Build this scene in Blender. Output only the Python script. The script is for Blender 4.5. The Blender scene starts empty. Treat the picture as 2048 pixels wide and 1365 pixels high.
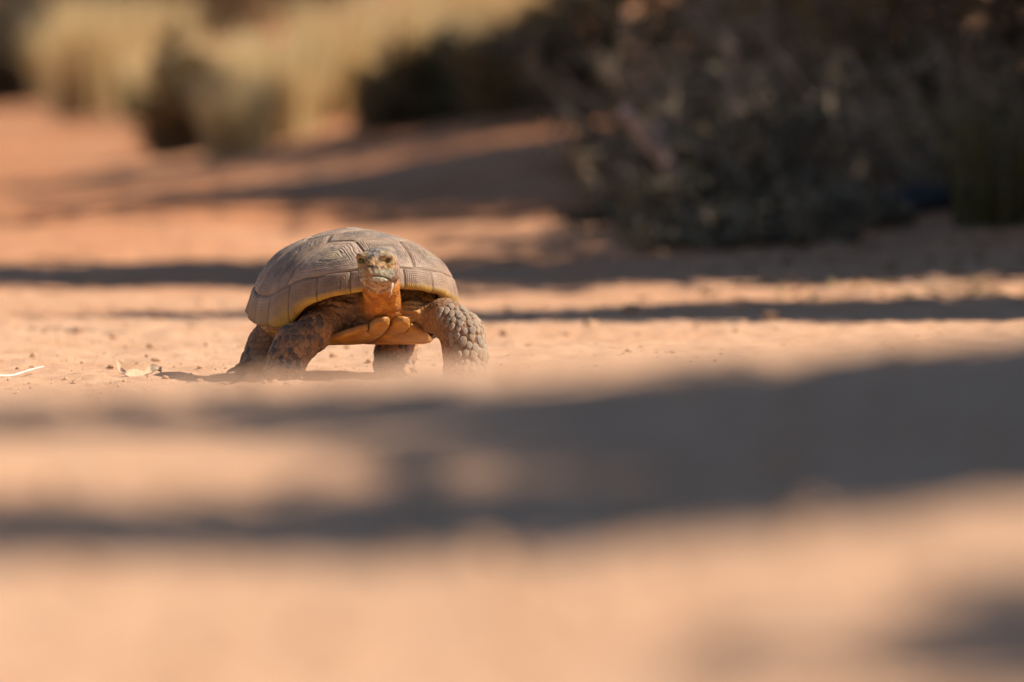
import bpy, math, random
import numpy as np

SC = bpy.context.scene
COL = SC.collection
R = math.radians

# ------------------------------------------------------------------ camera
CAM_Y, CAM_H = -11.0, 0.40
FPX = 400.0 / 36.0 * 2048.0            # focal length in photo pixels
PITCH = math.atan(754.5 / FPX)
cam_d = bpy.data.cameras.new('camera')
cam = bpy.data.objects.new('camera', cam_d)
COL.objects.link(cam)
cam.location = (0, CAM_Y, CAM_H)
cam.rotation_euler = (math.pi / 2 - PITCH, 0, 0)
cam_d.lens = 400
cam_d.sensor_width = 36
cam_d.clip_start = 0.1
cam_d.clip_end = 6000
cam_d.dof.use_dof = True
cam_d.dof.focus_distance = 10.90
cam_d.dof.aperture_fstop = 6.4
SC.camera = cam

# ------------------------------------------------------------------ light
SUN_EL, SUN_AZ = 42.0, 4.0            # sun from the right, a little towards the camera
world = bpy.data.worlds.new('World')
SC.world = world
world.use_nodes = True
wn = world.node_tree.nodes
wl = world.node_tree.links
wn.clear()
sky = wn.new('ShaderNodeTexSky')
sky.sky_type = 'NISHITA'
sky.sun_disc = False
sky.sun_elevation = R(SUN_EL)
sky.ozone_density = 2.0
sky.dust_density = 0.3
sky.sun_rotation = R(90 + SUN_AZ)
bg = wn.new('ShaderNodeBackground')
bg.inputs['Strength'].default_value = 0.062
wo = wn.new('ShaderNodeOutputWorld')
wl.new(sky.outputs[0], bg.inputs['Color'])
wl.new(bg.outputs[0], wo.inputs['Surface'])

SUN = np.array([math.cos(R(SUN_AZ)) * math.cos(R(SUN_EL)), -math.sin(R(SUN_AZ)) * math.cos(R(SUN_EL)), math.sin(R(SUN_EL))])
sun_d = bpy.data.lights.new('sun', 'SUN')
sun_d.energy = 5.0
sun_d.angle = R(0.53)
sun_d.color = (1.0, 0.90, 0.77)
sun = bpy.data.objects.new('sun', sun_d)
COL.objects.link(sun)
from mathutils import Vector, Matrix
sun.rotation_euler = Vector(SUN).to_track_quat('Z', 'Y').to_euler()
sun.location = (6, -2, 8)

SC.view_settings.view_transform = 'Standard'
SC.view_settings.look = 'None'
SC.view_settings.exposure = 0.66
SC.view_settings.gamma = 1.0
SC.view_settings.use_curve_mapping = False
SC.render.engine = 'CYCLES'
SC.cycles.use_denoising = True
SC.cycles.max_bounces = 6
SC.cycles.transparent_max_bounces = 6

# ------------------------------------------------------------------ helpers
rng = np.random.default_rng(11)
random.seed(11)


def hash2(ix, iy, s):
    n = (ix.astype(np.int64) * 374761393 + iy.astype(np.int64) * 668265263 + s * 1442695041) & 0xFFFFFFFF
    n = ((n ^ (n >> 13)) * 1274126177) & 0xFFFFFFFF
    n = n ^ (n >> 16)
    return (n & 0xFFFFFF) / float(0xFFFFFF)


def noise2(x, y, s=0):
    x = np.asarray(x, float); y = np.asarray(y, float)
    ix = np.floor(x); iy = np.floor(y)
    fx = x - ix; fy = y - iy
    fx = fx * fx * (3 - 2 * fx); fy = fy * fy * (3 - 2 * fy)
    ix = ix.astype(np.int64); iy = iy.astype(np.int64)
    a = hash2(ix, iy, s); b = hash2(ix + 1, iy, s); c = hash2(ix, iy + 1, s); d = hash2(ix + 1, iy + 1, s)
    return (a * (1 - fx) + b * fx) * (1 - fy) + (c * (1 - fx) + d * fx) * fy - 0.5


def noise3(p, s=0):
    p = np.asarray(p, float)
    z = p[..., 2]; iz = np.floor(z); f = z - iz; f = f * f * (3 - 2 * f)
    out = 0
    for k, w in ((0, 1 - f), (1, f)):
        zz = (iz + k)
        out = out + w * noise2(p[..., 0] + zz * 17.31, p[..., 1] + zz * 9.73, s)
    return out


def sstep(a, b, x):
    t = np.clip((x - a) / (b - a), 0, 1)
    return t * t * (3 - 2 * t)


def mk_mesh(name, verts, faces, smooth=True):
    """verts (n,3); faces: array (m,k) or list of such arrays"""
    if isinstance(faces, np.ndarray):
        faces = [faces]
    verts = np.asarray(verts, np.float32)
    me = bpy.data.meshes.new(name)
    me.vertices.add(len(verts))
    me.vertices.foreach_set('co', verts.ravel())
    loops = np.concatenate([f.ravel() for f in faces]).astype(np.int32)
    sizes = np.concatenate([np.full(len(f), f.shape[1], np.int32) for f in faces])
    starts = np.concatenate([[0], np.cumsum(sizes)[:-1]]).astype(np.int32)
    me.loops.add(len(loops))
    me.loops.foreach_set('vertex_index', loops)
    me.polygons.add(len(sizes))
    me.polygons.foreach_set('loop_start', starts)
    me.polygons.foreach_set('loop_total', sizes)
    me.update(calc_edges=True)
    me.validate()
    if smooth:
        me.polygons.foreach_set('use_smooth', np.ones(len(me.polygons), bool))
    return me


def add_attr(me, name, vals):
    vals = np.asarray(vals, np.float32)
    if vals.ndim == 1:
        a = me.attributes.new(name, 'FLOAT', 'POINT')
        a.data.foreach_set('value', vals)
    else:
        a = me.attributes.new(name, 'FLOAT_COLOR', 'POINT')
        if vals.shape[1] == 3:
            vals = np.concatenate([vals, np.ones((len(vals), 1), np.float32)], 1)
        a.data.foreach_set('color', vals.ravel())


def obj(name, me, mat=None, parent=None, loc=None):
    o = bpy.data.objects.new(name, me)
    COL.objects.link(o)
    if mat is not None and me is not None and not me.materials:
        me.materials.append(mat)
    if parent is not None:
        o.parent = parent
    if loc is not None:
        o.location = loc
    return o


def tag(o, label=None, cat=None, group=None, kind=None):
    if label: o['label'] = label
    if cat: o['category'] = cat
    if group: o['group'] = group
    if kind: o['kind'] = kind
    return o


def empty(name, loc, label, cat, group=None):
    o = bpy.data.objects.new(name, None)
    o.empty_display_size = 0.05
    COL.objects.link(o)
    o.location = loc
    return tag(o, label, cat, group)


def tubes(paths, radii, k=6, cap=True):
    """paths: list of (n,3) arrays, radii: list of (n,) arrays -> verts, faces"""
    V, F, base = [], [], 0
    for P, r in zip(paths, radii):
        P = np.asarray(P, float); n = len(P)
        T = np.gradient(P, axis=0)
        T /= np.linalg.norm(T, axis=1, keepdims=True) + 1e-9
        up = np.array([0, 0, 1.0]) if abs(T[0, 2]) < 0.9 else np.array([1.0, 0, 0])
        A = np.cross(T, up); A /= np.linalg.norm(A, axis=1, keepdims=True) + 1e-9
        B = np.cross(T, A)
        th = np.arange(k) * 2 * math.pi / k
        ring = P[:, None, :] + np.asarray(r)[:, None, None] * (np.cos(th)[None, :, None] * A[:, None, :] + np.sin(th)[None, :, None] * B[:, None, :])
        V.append(ring.reshape(-1, 3))
        i = np.arange(n - 1)[:, None] * k; j = np.arange(k)[None, :]; j2 = (j + 1) % k
        F.append((base + np.stack([i + j, i + j2, i + k + j2, i + k + j], -1)).reshape(-1, 4))
        base += n * k
        if cap:
            V.append(P[[0, -1]])
            c0, c1 = base, base + 1
            s = base - n * k
            jj = np.arange(k); jj2 = (jj + 1) % k
            F.append(np.stack([np.full(k, c0), s + jj2, s + jj, s + jj], -1)[:, :3].reshape(-1, 3))
            e = s + (n - 1) * k
            F.append(np.stack([np.full(k, c1), e + jj, e + jj2], -1))
            base += 2
    V = np.concatenate(V)
    q = [f for f in F if f.shape[1] == 4]; t = [f for f in F if f.shape[1] == 3]
    out = [np.concatenate(q)]
    if t: out.append(np.concatenate(t))
    return V, out


# ------------------------------------------------------------------ materials
class N:
    def __init__(self, name, rough=0.8, spec=0.3):
        self.m = bpy.data.materials.new(name)
        self.m.use_nodes = True
        self.nt = self.m.node_tree
        self.b = self.nt.nodes['Principled BSDF']
        self.b.inputs['Roughness'].default_value = rough
        self.b.inputs['Specular IOR Level'].default_value = spec

    def n(self, t, **kw):
        n = self.nt.nodes.new(t)
        for k, v in kw.items():
            setattr(n, k, v)
        return n

    def l(self, a, b):
        self.nt.links.new(a, b)

    def val(self, sock, v):
        if hasattr(v, 'links'): self.l(v, sock)
        else: sock.default_value = v

    def coords(self, kind='Object'):
        return self.n('ShaderNodeTexCoord').outputs[kind]

    def noise(self, scale, detail=4, vec=None, rough=0.55, dist=0.0):
        n = self.n('ShaderNodeTexNoise')
        n.inputs['Scale'].default_value = scale
        n.inputs['Detail'].default_value = detail
        n.inputs['Roughness'].default_value = rough
        n.inputs['Distortion'].default_value = dist
        if vec is not None: self.l(vec, n.inputs['Vector'])
        return n.outputs['Fac']

    def voro(self, scale, vec=None, feature='F1', out='Distance'):
        n = self.n('ShaderNodeTexVoronoi', feature=feature)
        n.inputs['Scale'].default_value = scale
        if vec is not None: self.l(vec, n.inputs['Vector'])
        return n.outputs[out]

    def attr(self, name, out='Fac'):
        return self.n('ShaderNodeAttribute', attribute_name=name).outputs[out]

    def rnd(self):
        return self.n('ShaderNodeObjectInfo').outputs['Random']

    def mix(self, f, a, b, blend='MIX'):
        n = self.n('ShaderNodeMix', data_type='RGBA', blend_type=blend)
        self.val(n.inputs[0], f)
        for s, v in ((n.inputs[6], a), (n.inputs[7], b)):
            if hasattr(v, 'links'): self.l(v, s)
            else: s.default_value = (*v, 1) if len(v) == 3 else v
        return n.outputs[2]

    def ramp(self, f, stops):
        n = self.n('ShaderNodeValToRGB')
        e = n.color_ramp.elements
        while len(e) < len(stops): e.new(0.5)
        for i, (p, c) in enumerate(stops):
            e[i].position = p
            c = (c, c, c) if isinstance(c, (int, float)) else c
            e[i].color = (*c, 1)
        self.l(f, n.inputs[0])
        return n.outputs[0]

    def math(self, op, a, b=0.0, clamp=False):
        n = self.n('ShaderNodeMath', operation=op, use_clamp=clamp)
        self.val(n.inputs[0], a); self.val(n.inputs[1], b)
        return n.outputs[0]

    def col(self, c):
        self.val(self.b.inputs['Base Color'], c if hasattr(c, 'links') else (*c, 1))
        return self

    def bump(self, h, strength=0.4, dist=0.002, prev=None):
        n = self.n('ShaderNodeBump')
        n.inputs['Strength'].default_value = strength
        n.inputs['Distance'].default_value = dist
        self.l(h, n.inputs['Height'])
        if prev is not None: self.l(prev, n.inputs['Normal'])
        self.l(n.outputs[0], self.b.inputs['Normal'])
        return n.outputs[0]


# sand
sd = N('sand', 0.95, 0.12)
oc = sd.coords()
big = sd.noise(1.3, 4, oc)
mid = sd.noise(22, 5, oc, 0.65)
fine = sd.noise(260, 4, oc, 0.7)
pale, warm, red = (0.64, 0.402, 0.26), (0.59, 0.333, 0.192), (0.50, 0.195, 0.08)
c = sd.mix(sd.ramp(mid, [(0.35, 0.0), (0.68, 1.0)]), pale, warm)
sep = sd.n('ShaderNodeSeparateXYZ'); sd.l(oc, sep.inputs[0])
mr = sd.n('ShaderNodeMapRange'); sd.l(sep.outputs[1], mr.inputs[0])
mr.inputs[1].default_value = 0.6; mr.inputs[2].default_value = 5.0
redf = sd.math('ADD', sd.math('MULTIPLY', mr.outputs[0], 0.85), sd.math('MULTIPLY', sd.math('SUBTRACT', big, 0.52), 1.5), True)
c = sd.mix(redf, c, red)
c = sd.mix(sd.ramp(sd.noise(7, 4, oc, 0.6), [(0.40, 0.0), (0.68, 0.35)]), c, (0.50, 0.29, 0.165))
spk = sd.ramp(sd.noise(420, 2, oc), [(0.30, 0.72), (0.42, 1.0), (0.66, 1.0), (0.76, 1.14)])
c = sd.mix(1.0, c, spk, 'MULTIPLY')
c = sd.mix(sd.ramp(sd.noise(55, 3, oc), [(0.62, 0.0), (0.72, 0.5)]), c, (0.42, 0.24, 0.14))
sd.col(c)
b1 = sd.bump(sd.noise(130, 5, oc, 0.7), 0.5, 0.004)
sd.bump(fine, 0.5, 0.0012, b1)
M_SAND = sd.m


def stone_mat(name, c1, c2, scale=60):
    m = N(name, 0.9, 0.2)
    o = m.coords()
    m.col(m.mix(m.ramp(m.noise(scale, 5, o, 0.65), [(0.35, 0.0), (0.65, 1.0)]), c1, c2))
    m.bump(m.noise(scale * 3, 5, o, 0.7), 0.5, 0.002)
    return m.m


M_CLOD = stone_mat('dirt_clod', (0.60, 0.37, 0.22), (0.48, 0.28, 0.16), 120)
M_BLUEROCK = stone_mat('dark_rock', (0.035, 0.040, 0.050), (0.08, 0.075, 0.075), 25)
M_PALESTICK = stone_mat('bleached_wood', (0.64, 0.60, 0.53), (0.54, 0.49, 0.42), 150)
M_PINKWOOD = stone_mat('pink_dry_wood', (0.66, 0.48, 0.40), (0.52, 0.34, 0.27), 60)
M_DRYLEAF = stone_mat('dry_leaf', (0.62, 0.44, 0.30), (0.50, 0.34, 0.22), 90)
M_BARK = stone_mat('grey_bark', (0.16, 0.12, 0.095), (0.25, 0.20, 0.165), 40)
M_TWIG = stone_mat('grey_twig', (0.37, 0.275, 0.195), (0.55, 0.435, 0.325), 50)


def leaf_mat(name, c1, c2, c3, transl=0.35, rough=0.6):
    m = N(name, rough, 0.3)
    a = m.attr('tint')
    cc = m.ramp(a, [(0.0, c1), (0.55, c2), (1.0, c3)])
    m.col(cc)
    t = m.n('ShaderNodeBsdfTranslucent'); m.l(cc, t.inputs['Color'])
    mx = m.n('ShaderNodeMixShader'); mx.inputs[0].default_value = transl
    m.l(m.b.outputs[0], mx.inputs[1]); m.l(t.outputs[0], mx.inputs[2])
    m.l(mx.outputs[0], m.nt.nodes['Material Output'].inputs['Surface'])
    return m.m


M_GRASS = leaf_mat('dry_grass', (0.56, 0.42, 0.20), (0.74, 0.58, 0.31), (0.82, 0.68, 0.42), 0.55)
M_GRASSB = leaf_mat('brown_grass', (0.16, 0.11, 0.05), (0.27, 0.18, 0.08), (0.38, 0.27, 0.13), 0.3)
M_GRASSG = leaf_mat('green_grass', (0.08, 0.06, 0.02), (0.14, 0.11, 0.035), (0.24, 0.19, 0.07), 0.3)
M_OLIVE = leaf_mat('olive_leaf', (0.06, 0.055, 0.025), (0.11, 0.095, 0.042), (0.19, 0.155, 0.07), 0.3)
M_GREYLEAF = leaf_mat('grey_green_leaf', (0.08, 0.065, 0.035), (0.15, 0.122, 0.068), (0.28, 0.23, 0.145), 0.25)
M_DARKLEAF = leaf_mat('dark_leaf', (0.05, 0.04, 0.024), (0.085, 0.068, 0.04), (0.16, 0.125, 0.075), 0.25)
M_YELLOWLEAF = leaf_mat('yellow_leaf', (0.25, 0.21, 0.05), (0.38, 0.32, 0.09), (0.50, 0.42, 0.15), 0.35)


# ------------------------------------------------------------------ terrain
def H(x, y, detail=True):
    x = np.asarray(x, float); y = np.asarray(y, float)
    d = y - CAM_Y
    # low rise between the camera and the tortoise
    DC = 6.7
    xc = 0.42 * np.tanh(x / 0.42)
    px = 1024 + FPX / DC * xc
    ycr = 801 - 0.012 * px - 2.5e-5 * px * px
    zc = CAM_H - (ycr + 72) / FPX * DC
    near = zc - 0.017 * (DC - np.clip(d, 0, DC))
    hump = np.where(d < DC, near, zc * (1 - sstep(DC, 9.2, d)))
    # bank that climbs behind the tortoise and to the right
    rise = 0.02 * np.clip(d - 12.5, 0, 24) + 0.006 * np.clip(d - 36.5, 0, 300)
    tilt = 0.30 * np.tanh(x / 2.0) * (1 - 0.8 * sstep(18.2, 15.8, d) * sstep(0.1, -0.4, x))
    bgz = sstep(12.2, 17.5, d) * (rise + tilt)
    z = hump + bgz
    if detail:
        away = sstep(12.3, 15, d) + sstep(9.5, 8.5, d)
        z = z + 0.016 * away * noise2(x * 3.1, y * 3.1, 1) + 0.007 * away * noise2(x * 9, y * 9, 2)
        z = z + 0.0065 * noise2(x * 17, y * 17, 3) + 0.0045 * noise2(x * 43, y * 43, 4)
        fd = np.clip((60 - d) / 20, 0, 1)
        z = z + fd * (0.0026 * noise2(x * 105, y * 105, 5) + 0.0014 * noise2(x * 230, y * 230, 6))
    return z


def geo(start, step, ratio, end):
    out = []; v = start; s = step
    while v < end:
        s *= ratio; v += s; out.append(v)
    return out


xr = list(np.arange(-0.66, 0.661, 0.006))
tail = geo(0.66, 0.006, 1.055, 2500)
XS = np.array([-t for t in reversed(tail)] + xr + tail)
dd = list(np.arange(2.0, 9.6, 0.03)) + list(np.arange(9.6, 12.6, 0.009)) + list(np.arange(12.6, 26, 0.035))
dd = dd + geo(dd[-1], 0.035, 1.05, 4000)
dn = geo(-2.0, 0.03, 1.12, 60)
DS = np.array([-t for t in reversed(dn)] + dd)
GX, GD = np.meshgrid(XS, DS)
GZ = H(GX, GD + CAM_Y)
nv, nu = GX.shape
V = np.stack([GX, GD + CAM_Y, GZ], -1).reshape(-1, 3)
i = np.arange(nv - 1)[:, None] * nu + np.arange(nu - 1)[None, :]
F = np.stack([i, i + 1, i + nu + 1, i + nu], -1).reshape(-1, 4)
tag(obj('ground', mk_mesh('ground', V, F), M_SAND), kind='structure')


def hz(x, y):
    return float(H(np.array([x]), np.array([y]))[0])


_D = np.concatenate([np.arange(3, 30, 0.01), np.arange(30, 80, 0.05)])


def G(px, py, dmin=3.0):
    """ground point seen at a photo pixel (beyond distance dmin)"""
    D = _D[_D >= dmin]
    X = (px - 1024) / FPX * D
    Zr = CAM_H - (py + 72) / FPX * D
    Z = H(X, D + CAM_Y, False)
    k = np.argmax(Z >= Zr)
    x, y = float(X[k]), float(D[k] + CAM_Y)
    return np.array([x, y, hz(x, y)])


# ------------------------------------------------------------------ the tortoise
TX, TY = (720 - 1024) / FPX * 11.0, 0.0
TZ = 0.0
PXM = FPX / 11.0


def L(px, py, y):
    """photo pixel at local depth y -> tortoise-local point"""
    return np.array([(px - 720) / PXM, y, (752 - py - 75 * y) / PXM])


tort = empty('desert_tortoise', (TX, TY, TZ), 'desert tortoise with domed grey-tan shell walking head-on across the sand', 'tortoise')
YAW = R(19)
SHC = np.array([-0.006, 0.0, 0.0])
cy, sy = math.cos(YAW), math.sin(YAW)


def shell_to_local(P):
    P = np.asarray(P, float)
    return np.stack([P[..., 0] * cy - P[..., 1] * sy + SHC[0], P[..., 0] * sy + P[..., 1] * cy + SHC[1], P[..., 2]], -1)


AL, BW, ZT = 0.128, 0.0965, 0.1425
_ph = np.array([0, 25, 45, 60, 68, 76, 90, 112, 135, 160, 180.0])
_zr = np.array([.0965, .092, .084, .0765, .067, .057, .052, .062, .069, .072, .072])


def rimz(phi):
    return np.interp(np.abs(np.degrees(phi)), _ph, _zr)


def dome(phi, rho, off=0.0):
    """carapace surface; phi 0 = front, positive to the animal's left (image right)"""
    phi = np.asarray(phi, float); rho = np.asarray(rho, float)
    a = rho * math.pi / 2
    zr = 0.0
    for k, w in ((-8, .2), (-4, .2), (0, .2), (4, .2), (8, .2)):
        q = phi + R(k)
        q = (q + math.pi) % (2 * math.pi) - math.pi
        zr = zr + w * rimz(q)
    r = np.sin(a) ** 1.02
    back = sstep(95, 140, np.abs(np.degrees((phi + math.pi) % (2 * math.pi) - math.pi)))
    fl = np.clip((rho - 0.8) / 0.2, 0, 1) ** 2
    r = r + fl * (0.0 + 0.045 * back)
    z = zr + (ZT - zr) * np.clip(np.cos(a), 0, 1) ** 0.95
    x = BW * r * np.sin(phi); y = -AL * r * np.cos(phi)
    n = np.stack([np.sin(phi) * np.sin(a), -np.cos(phi) * np.sin(a) * BW / AL, np.cos(a) + 0.25], -1)
    n /= np.linalg.norm(n, axis=-1, keepdims=True)
    return np.stack([x, y, z], -1) + np.asarray(off)[..., None] * n


def dome_pq(p, q, off):
    rho = np.hypot(p, q); phi = np.arctan2(p, q)
    return dome(phi, rho, off)


# scute material: growth rings come from the mesh; colour bands follow them
sm = N('shell_scute', 0.62, 0.35)
oc = sm.coords()
t = sm.attr('ring')
wob = sm.math('ADD', t, sm.math('MULTIPLY', sm.math('SUBTRACT', sm.noise(48, 5, oc, 0.65), 0.5), 0.17))
cc = sm.ramp(wob, [(0.0, (0.26, 0.18, 0.13)), (0.12, (0.35, 0.255, 0.19)), (0.38, (0.27, 0.195, 0.15)), (0.60, (0.20, 0.16, 0.13)), (0.80, (0.29, 0.235, 0.175)), (0.95, (0.34, 0.24, 0.12))])
ringl = sm.math('SINE', sm.math('MULTIPLY', wob, 75.0))
cc = sm.mix(sm.math('MULTIPLY', sm.ramp(ringl, [(0.45, 0.0), (0.95, 1.0)]), sm.ramp(sm.noise(45, 3, oc), [(0.46, 0.0), (0.60, 0.85)])), cc, (0.13, 0.10, 0.085))
cc = sm.mix(sm.ramp(sm.noise(24, 4, oc, 0.6), [(0.56, 0.0), (0.68, 0.75)]), cc, (0.15, 0.145, 0.15))
cc = sm.mix(sm.ramp(sm.noise(33, 2, oc), [(0.64, 0.0), (0.72, 0.55)]), cc, (0.42, 0.27, 0.10))
cc = sm.mix(sm.ramp(sm.noise(75, 5, oc, 0.7), [(0.42, 0.0), (0.66, 0.55)]), cc, (0.48, 0.37, 0.29))
cc = sm.mix(sm.ramp(sm.noise(14, 5, oc, 0.7), [(0.48, 0.0), (0.72, 0.6)]), cc, (0.52, 0.385, 0.28))
cc = sm.mix(sm.ramp(sm.noise(240, 3, oc, 0.7), [(0.62, 0.0), (0.70, 0.6)]), cc, (0.55, 0.45, 0.37))
cc = sm.mix(1.0, cc, sm.ramp(sm.rnd(), [(0.0, (0.74, 0.68, 0.62)), (0.5, (0.92, 0.86, 0.79)), (1.0, (1.06, 1.0, 0.93))]), 'MULTIPLY')
sm.col(sm.mix(sm.attr('lip'), cc, sm.mix(sm.noise(70, 3, oc), (0.60, 0.38, 0.075), (0.42, 0.24, 0.06))))
sm.val(sm.b.inputs['Roughness'], sm.ramp(sm.noise(50, 4, oc), [(0.3, 0.5), (0.7, 0.85)]))
b1 = sm.bump(sm.noise(420, 4, oc, 0.7), 0.35, 0.0006)
sm.bump(ringl, 0.25, 0.0006, b1)
M_SCUTE = sm.m

mm = N('marginal_scute', 0.62, 0.35)
oc = mm.coords()
t = mm.attr('ring')
wob = mm.math('ADD', t, mm.math('MULTIPLY', mm.math('SUBTRACT', mm.noise(60, 4, oc), 0.5), 0.12))
cc = mm.ramp(wob, [(0.0, (0.24, 0.165, 0.12)), (0.12, (0.30, 0.215, 0.16)), (0.5, (0.22, 0.15, 0.105)), (0.95, (0.31, 0.21, 0.125))])
ringl = mm.math('SINE', mm.math('MULTIPLY', wob, 60.0))
cc = mm.mix(mm.math('MULTIPLY', mm.ramp(ringl, [(0.5, 0.0), (0.95, 1.0)]), mm.ramp(mm.noise(40, 3, oc), [(0.42, 0.0), (0.62, 0.6)])), cc, (0.17, 0.13, 0.10))
cc = mm.mix(mm.ramp(mm.noise(75, 5, oc, 0.7), [(0.42, 0.0), (0.66, 0.5)]), cc, (0.40, 0.295, 0.215))
cc = mm.mix(1.0, cc, mm.ramp(mm.rnd(), [(0.0, (0.74, 0.68, 0.62)), (0.5, (0.92, 0.86, 0.79)), (1.0, (1.06, 1.0, 0.93))]), 'MULTIPLY')
cc = mm.mix(mm.attr('low'), cc, mm.mix(mm.noise(60, 4, oc), (0.40, 0.25, 0.11), (0.25, 0.145, 0.065)))
cc = mm.mix(mm.attr('lip'), cc, mm.mix(mm.ramp(mm.noise(70, 3, oc), [(0.35, 0.0), (0.65, 1.0)]), (0.46, 0.285, 0.05), (0.30, 0.165, 0.035)))
mm.col(cc)
b1 = mm.bump(mm.noise(420, 4, oc, 0.7), 0.35, 0.0006)
mm.bump(ringl, 0.3, 0.0006, b1)
M_MARG = mm.m

im = N('shell_seam', 0.9, 0.1)
im.col(im.mix(im.noise(60, 3, im.coords()), (0.14, 0.095, 0.065), (0.34, 0.25, 0.18)))
M_SEAM = im.m
pm = N('plastron_scute', 0.5, 0.4)
oc = pm.coords()
cc = pm.mix(pm.ramp(pm.noise(45, 4, oc), [(0.4, 0.0), (0.62, 1.0)]), (0.50, 0.225, 0.025), (0.30, 0.12, 0.018))
cc = pm.mix(pm.ramp(pm.attr('ring'), [(0.0, 0.8), (0.05, 0.0)]), cc, (0.20, 0.08, 0.03))
cc = pm.mix(pm.ramp(pm.noise(120, 4, oc, 0.7), [(0.55, 0.0), (0.7, 0.6)]), cc, (0.24, 0.12, 0.04))
cc = pm.mix(pm.ramp(pm.noise(30, 5, oc, 0.7), [(0.50, 0.0), (0.70, 0.7)]), cc, (0.36, 0.21, 0.095))
pm.col(cc)
b1 = pm.bump(pm.noise(220, 4, oc), 0.4, 0.001)
pm.bump(pm.math('SINE', pm.math('ADD', pm.math('MULTIPLY', pm.attr('ring'), 55.0), pm.math('MULTIPLY', pm.noise(60, 3, oc), 6.0))), 0.3, 0.0006, b1)
M_PLAS = pm.m

# dark under-shell carrying the scutes: outer dome, rim and an inner dome
NP, NR = 120, 26
phis = np.linspace(-math.pi, math.pi, NP, endpoint=False)
V = []
for rh in np.linspace(0.02, 0.985, NR):
    V.append(dome(phis, np.full(NP, rh), np.full(NP, -0.0006)))
for rh in np.linspace(0.97, 0.02, 14):
    V.append(dome(phis, np.full(NP, rh), np.full(NP, -0.0075)))
n_r = len(V)
V = shell_to_local(np.concatenate(V))
i = np.arange(n_r - 1)[:, None] * NP; j = np.arange(NP)[None, :]; j2 = (j + 1) % NP
F = np.stack([i + j, i + j2, i + NP + j2, i + NP + j], -1).reshape(-1, 4)
carapace = obj('carapace', mk_mesh('carapace', V, F), M_SEAM, tort)

RM = 0.825


def arc(a0, a1, rho=RM, n=10):
    th = np.radians(np.linspace(a0, a1, n))
    return [(rho * math.sin(q), rho * math.cos(q)) for q in th]


def mir(pts):
    return [(-p, q) for p, q in pts]


J12, L2, J23, L3, J34, L4, J45, L5 = (.155, .375), (.30, .25), (.20, .10), (.31, -.05), (.20, -.20), (.28, -.36), (.17, -.48), (.25, -.60)
FA = math.degrees(math.asin(.19 / RM))
F1 = (.19, RM * math.cos(R(FA)))
verteb = [
    [J12] + [F1] + arc(FA, -FA)[1:-1] + mir([F1]) + mir([J12]),
    [J12] + mir([J12]) + mir([L2]) + mir([J23]) + [J23] + [L2],
    [J23] + mir([J23]) + mir([L3]) + mir([J34]) + [J34] + [L3],
    [J34] + mir([J34]) + mir([L4]) + mir([J45]) + [J45] + [L4],
    [J45] + mir([J45]) + mir([L5]) + arc(-162, -198, n=10) + [L5],
]
cost = [
    [F1] + arc(FA, 66, n=14)[1:] + [L2, J12],
    [L2] + arc(66, 97, n=10) + [L3, J23],
    [L3] + arc(97, 128, n=10) + [L4, J34],
    [L4] + arc(128, 162, n=10) + [L5, J45],
]


def resample(poly, n=72):
    P = np.array(poly + [poly[0]], float)
    s = np.concatenate([[0], np.cumsum(np.hypot(*np.diff(P, axis=0).T))])
    # keep corners: sample each edge on its own
    out = []
    for a, b, l in zip(P[:-1], P[1:], np.diff(s)):
        k = max(1, int(round(n * l / s[-1])))
        for q in range(k):
            out.append(a + (b - a) * q / k)
    return np.array(out)


def relief(t, warp=0.0, nr=11.0, amp=1.0):
    edge = sstep(0.0, 0.07, t)
    saw = ((t + warp) * nr) % 1.0
    rings = amp * 0.00045 * (saw ** 0.6 - 0.5) * sstep(0.05, 0.12, t) * sstep(0.86, 0.7, t)
    return -0.0004 + 0.0011 * edge + rings + 0.0013 * sstep(0.0, 1.0, t) + 0.0005 * sstep(0.72, 0.78, t)


def scute(poly, shift=(0, 0)):
    B = resample(poly)
    nr = rng.uniform(8, 13)
    c = B.mean(0) + np.array(shift)
    TT = np.concatenate([[0.0, 0.02, 0.045, 0.07], np.linspace(0.10, 0.9, 34), [0.96]])
    V, A = [], []
    for t in TT:
        P = c + (B - c) * (1 - t) * 0.991
        warp = 0.09 * noise2(P[:, 0] * 5 + 40, P[:, 1] * 5 + 40, 51) + 0.05 * noise2(P[:, 0] * 13 + 40, P[:, 1] * 13 + 40, 52) + 0.03 * math.sin(t * 9 + nr)
        amp = np.clip(0.35 + 2.4 * (noise2(P[:, 0] * 4 + 9, P[:, 1] * 4 + 9, 53) + .5), 0, 2.2)
        wear = 0.0011 * noise2(P[:, 0] * 7 + 5, P[:, 1] * 7 + 5, 54) * sstep(0, .15, np.array(t))
        V.append(dome_pq(P[:, 0], P[:, 1], relief(np.array(t), warp, nr, amp) + wear))
        A.append(t + warp * .5)
    V.append(dome_pq(c[None, 0], c[None, 1], np.array([relief(np.array(1.0))])))
    A.append([1.0])
    V = np.concatenate(V); A = np.concatenate(A)
    # uneven wear
    V[:, 2] += 0.0005 * noise3(V * 260, 9)
    n = len(B); m = len(TT)
    i = np.arange(m - 1)[:, None] * n; j = np.arange(n)[None, :]; j2 = (j + 1) % n
    F = np.stack([i + j, i + j2, i + n + j2, i + n + j], -1).reshape(-1, 4)
    jj = np.arange(n)
    Ft = np.stack([(m - 1) * n + jj, (m - 1) * n + (jj + 1) % n, np.full(n, m * n)], -1)
    me = mk_mesh('scute', shell_to_local(V), [F, Ft])
    add_attr(me, 'ring', A); add_attr(me, 'lip', np.zeros(len(A)))
    return me


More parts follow.
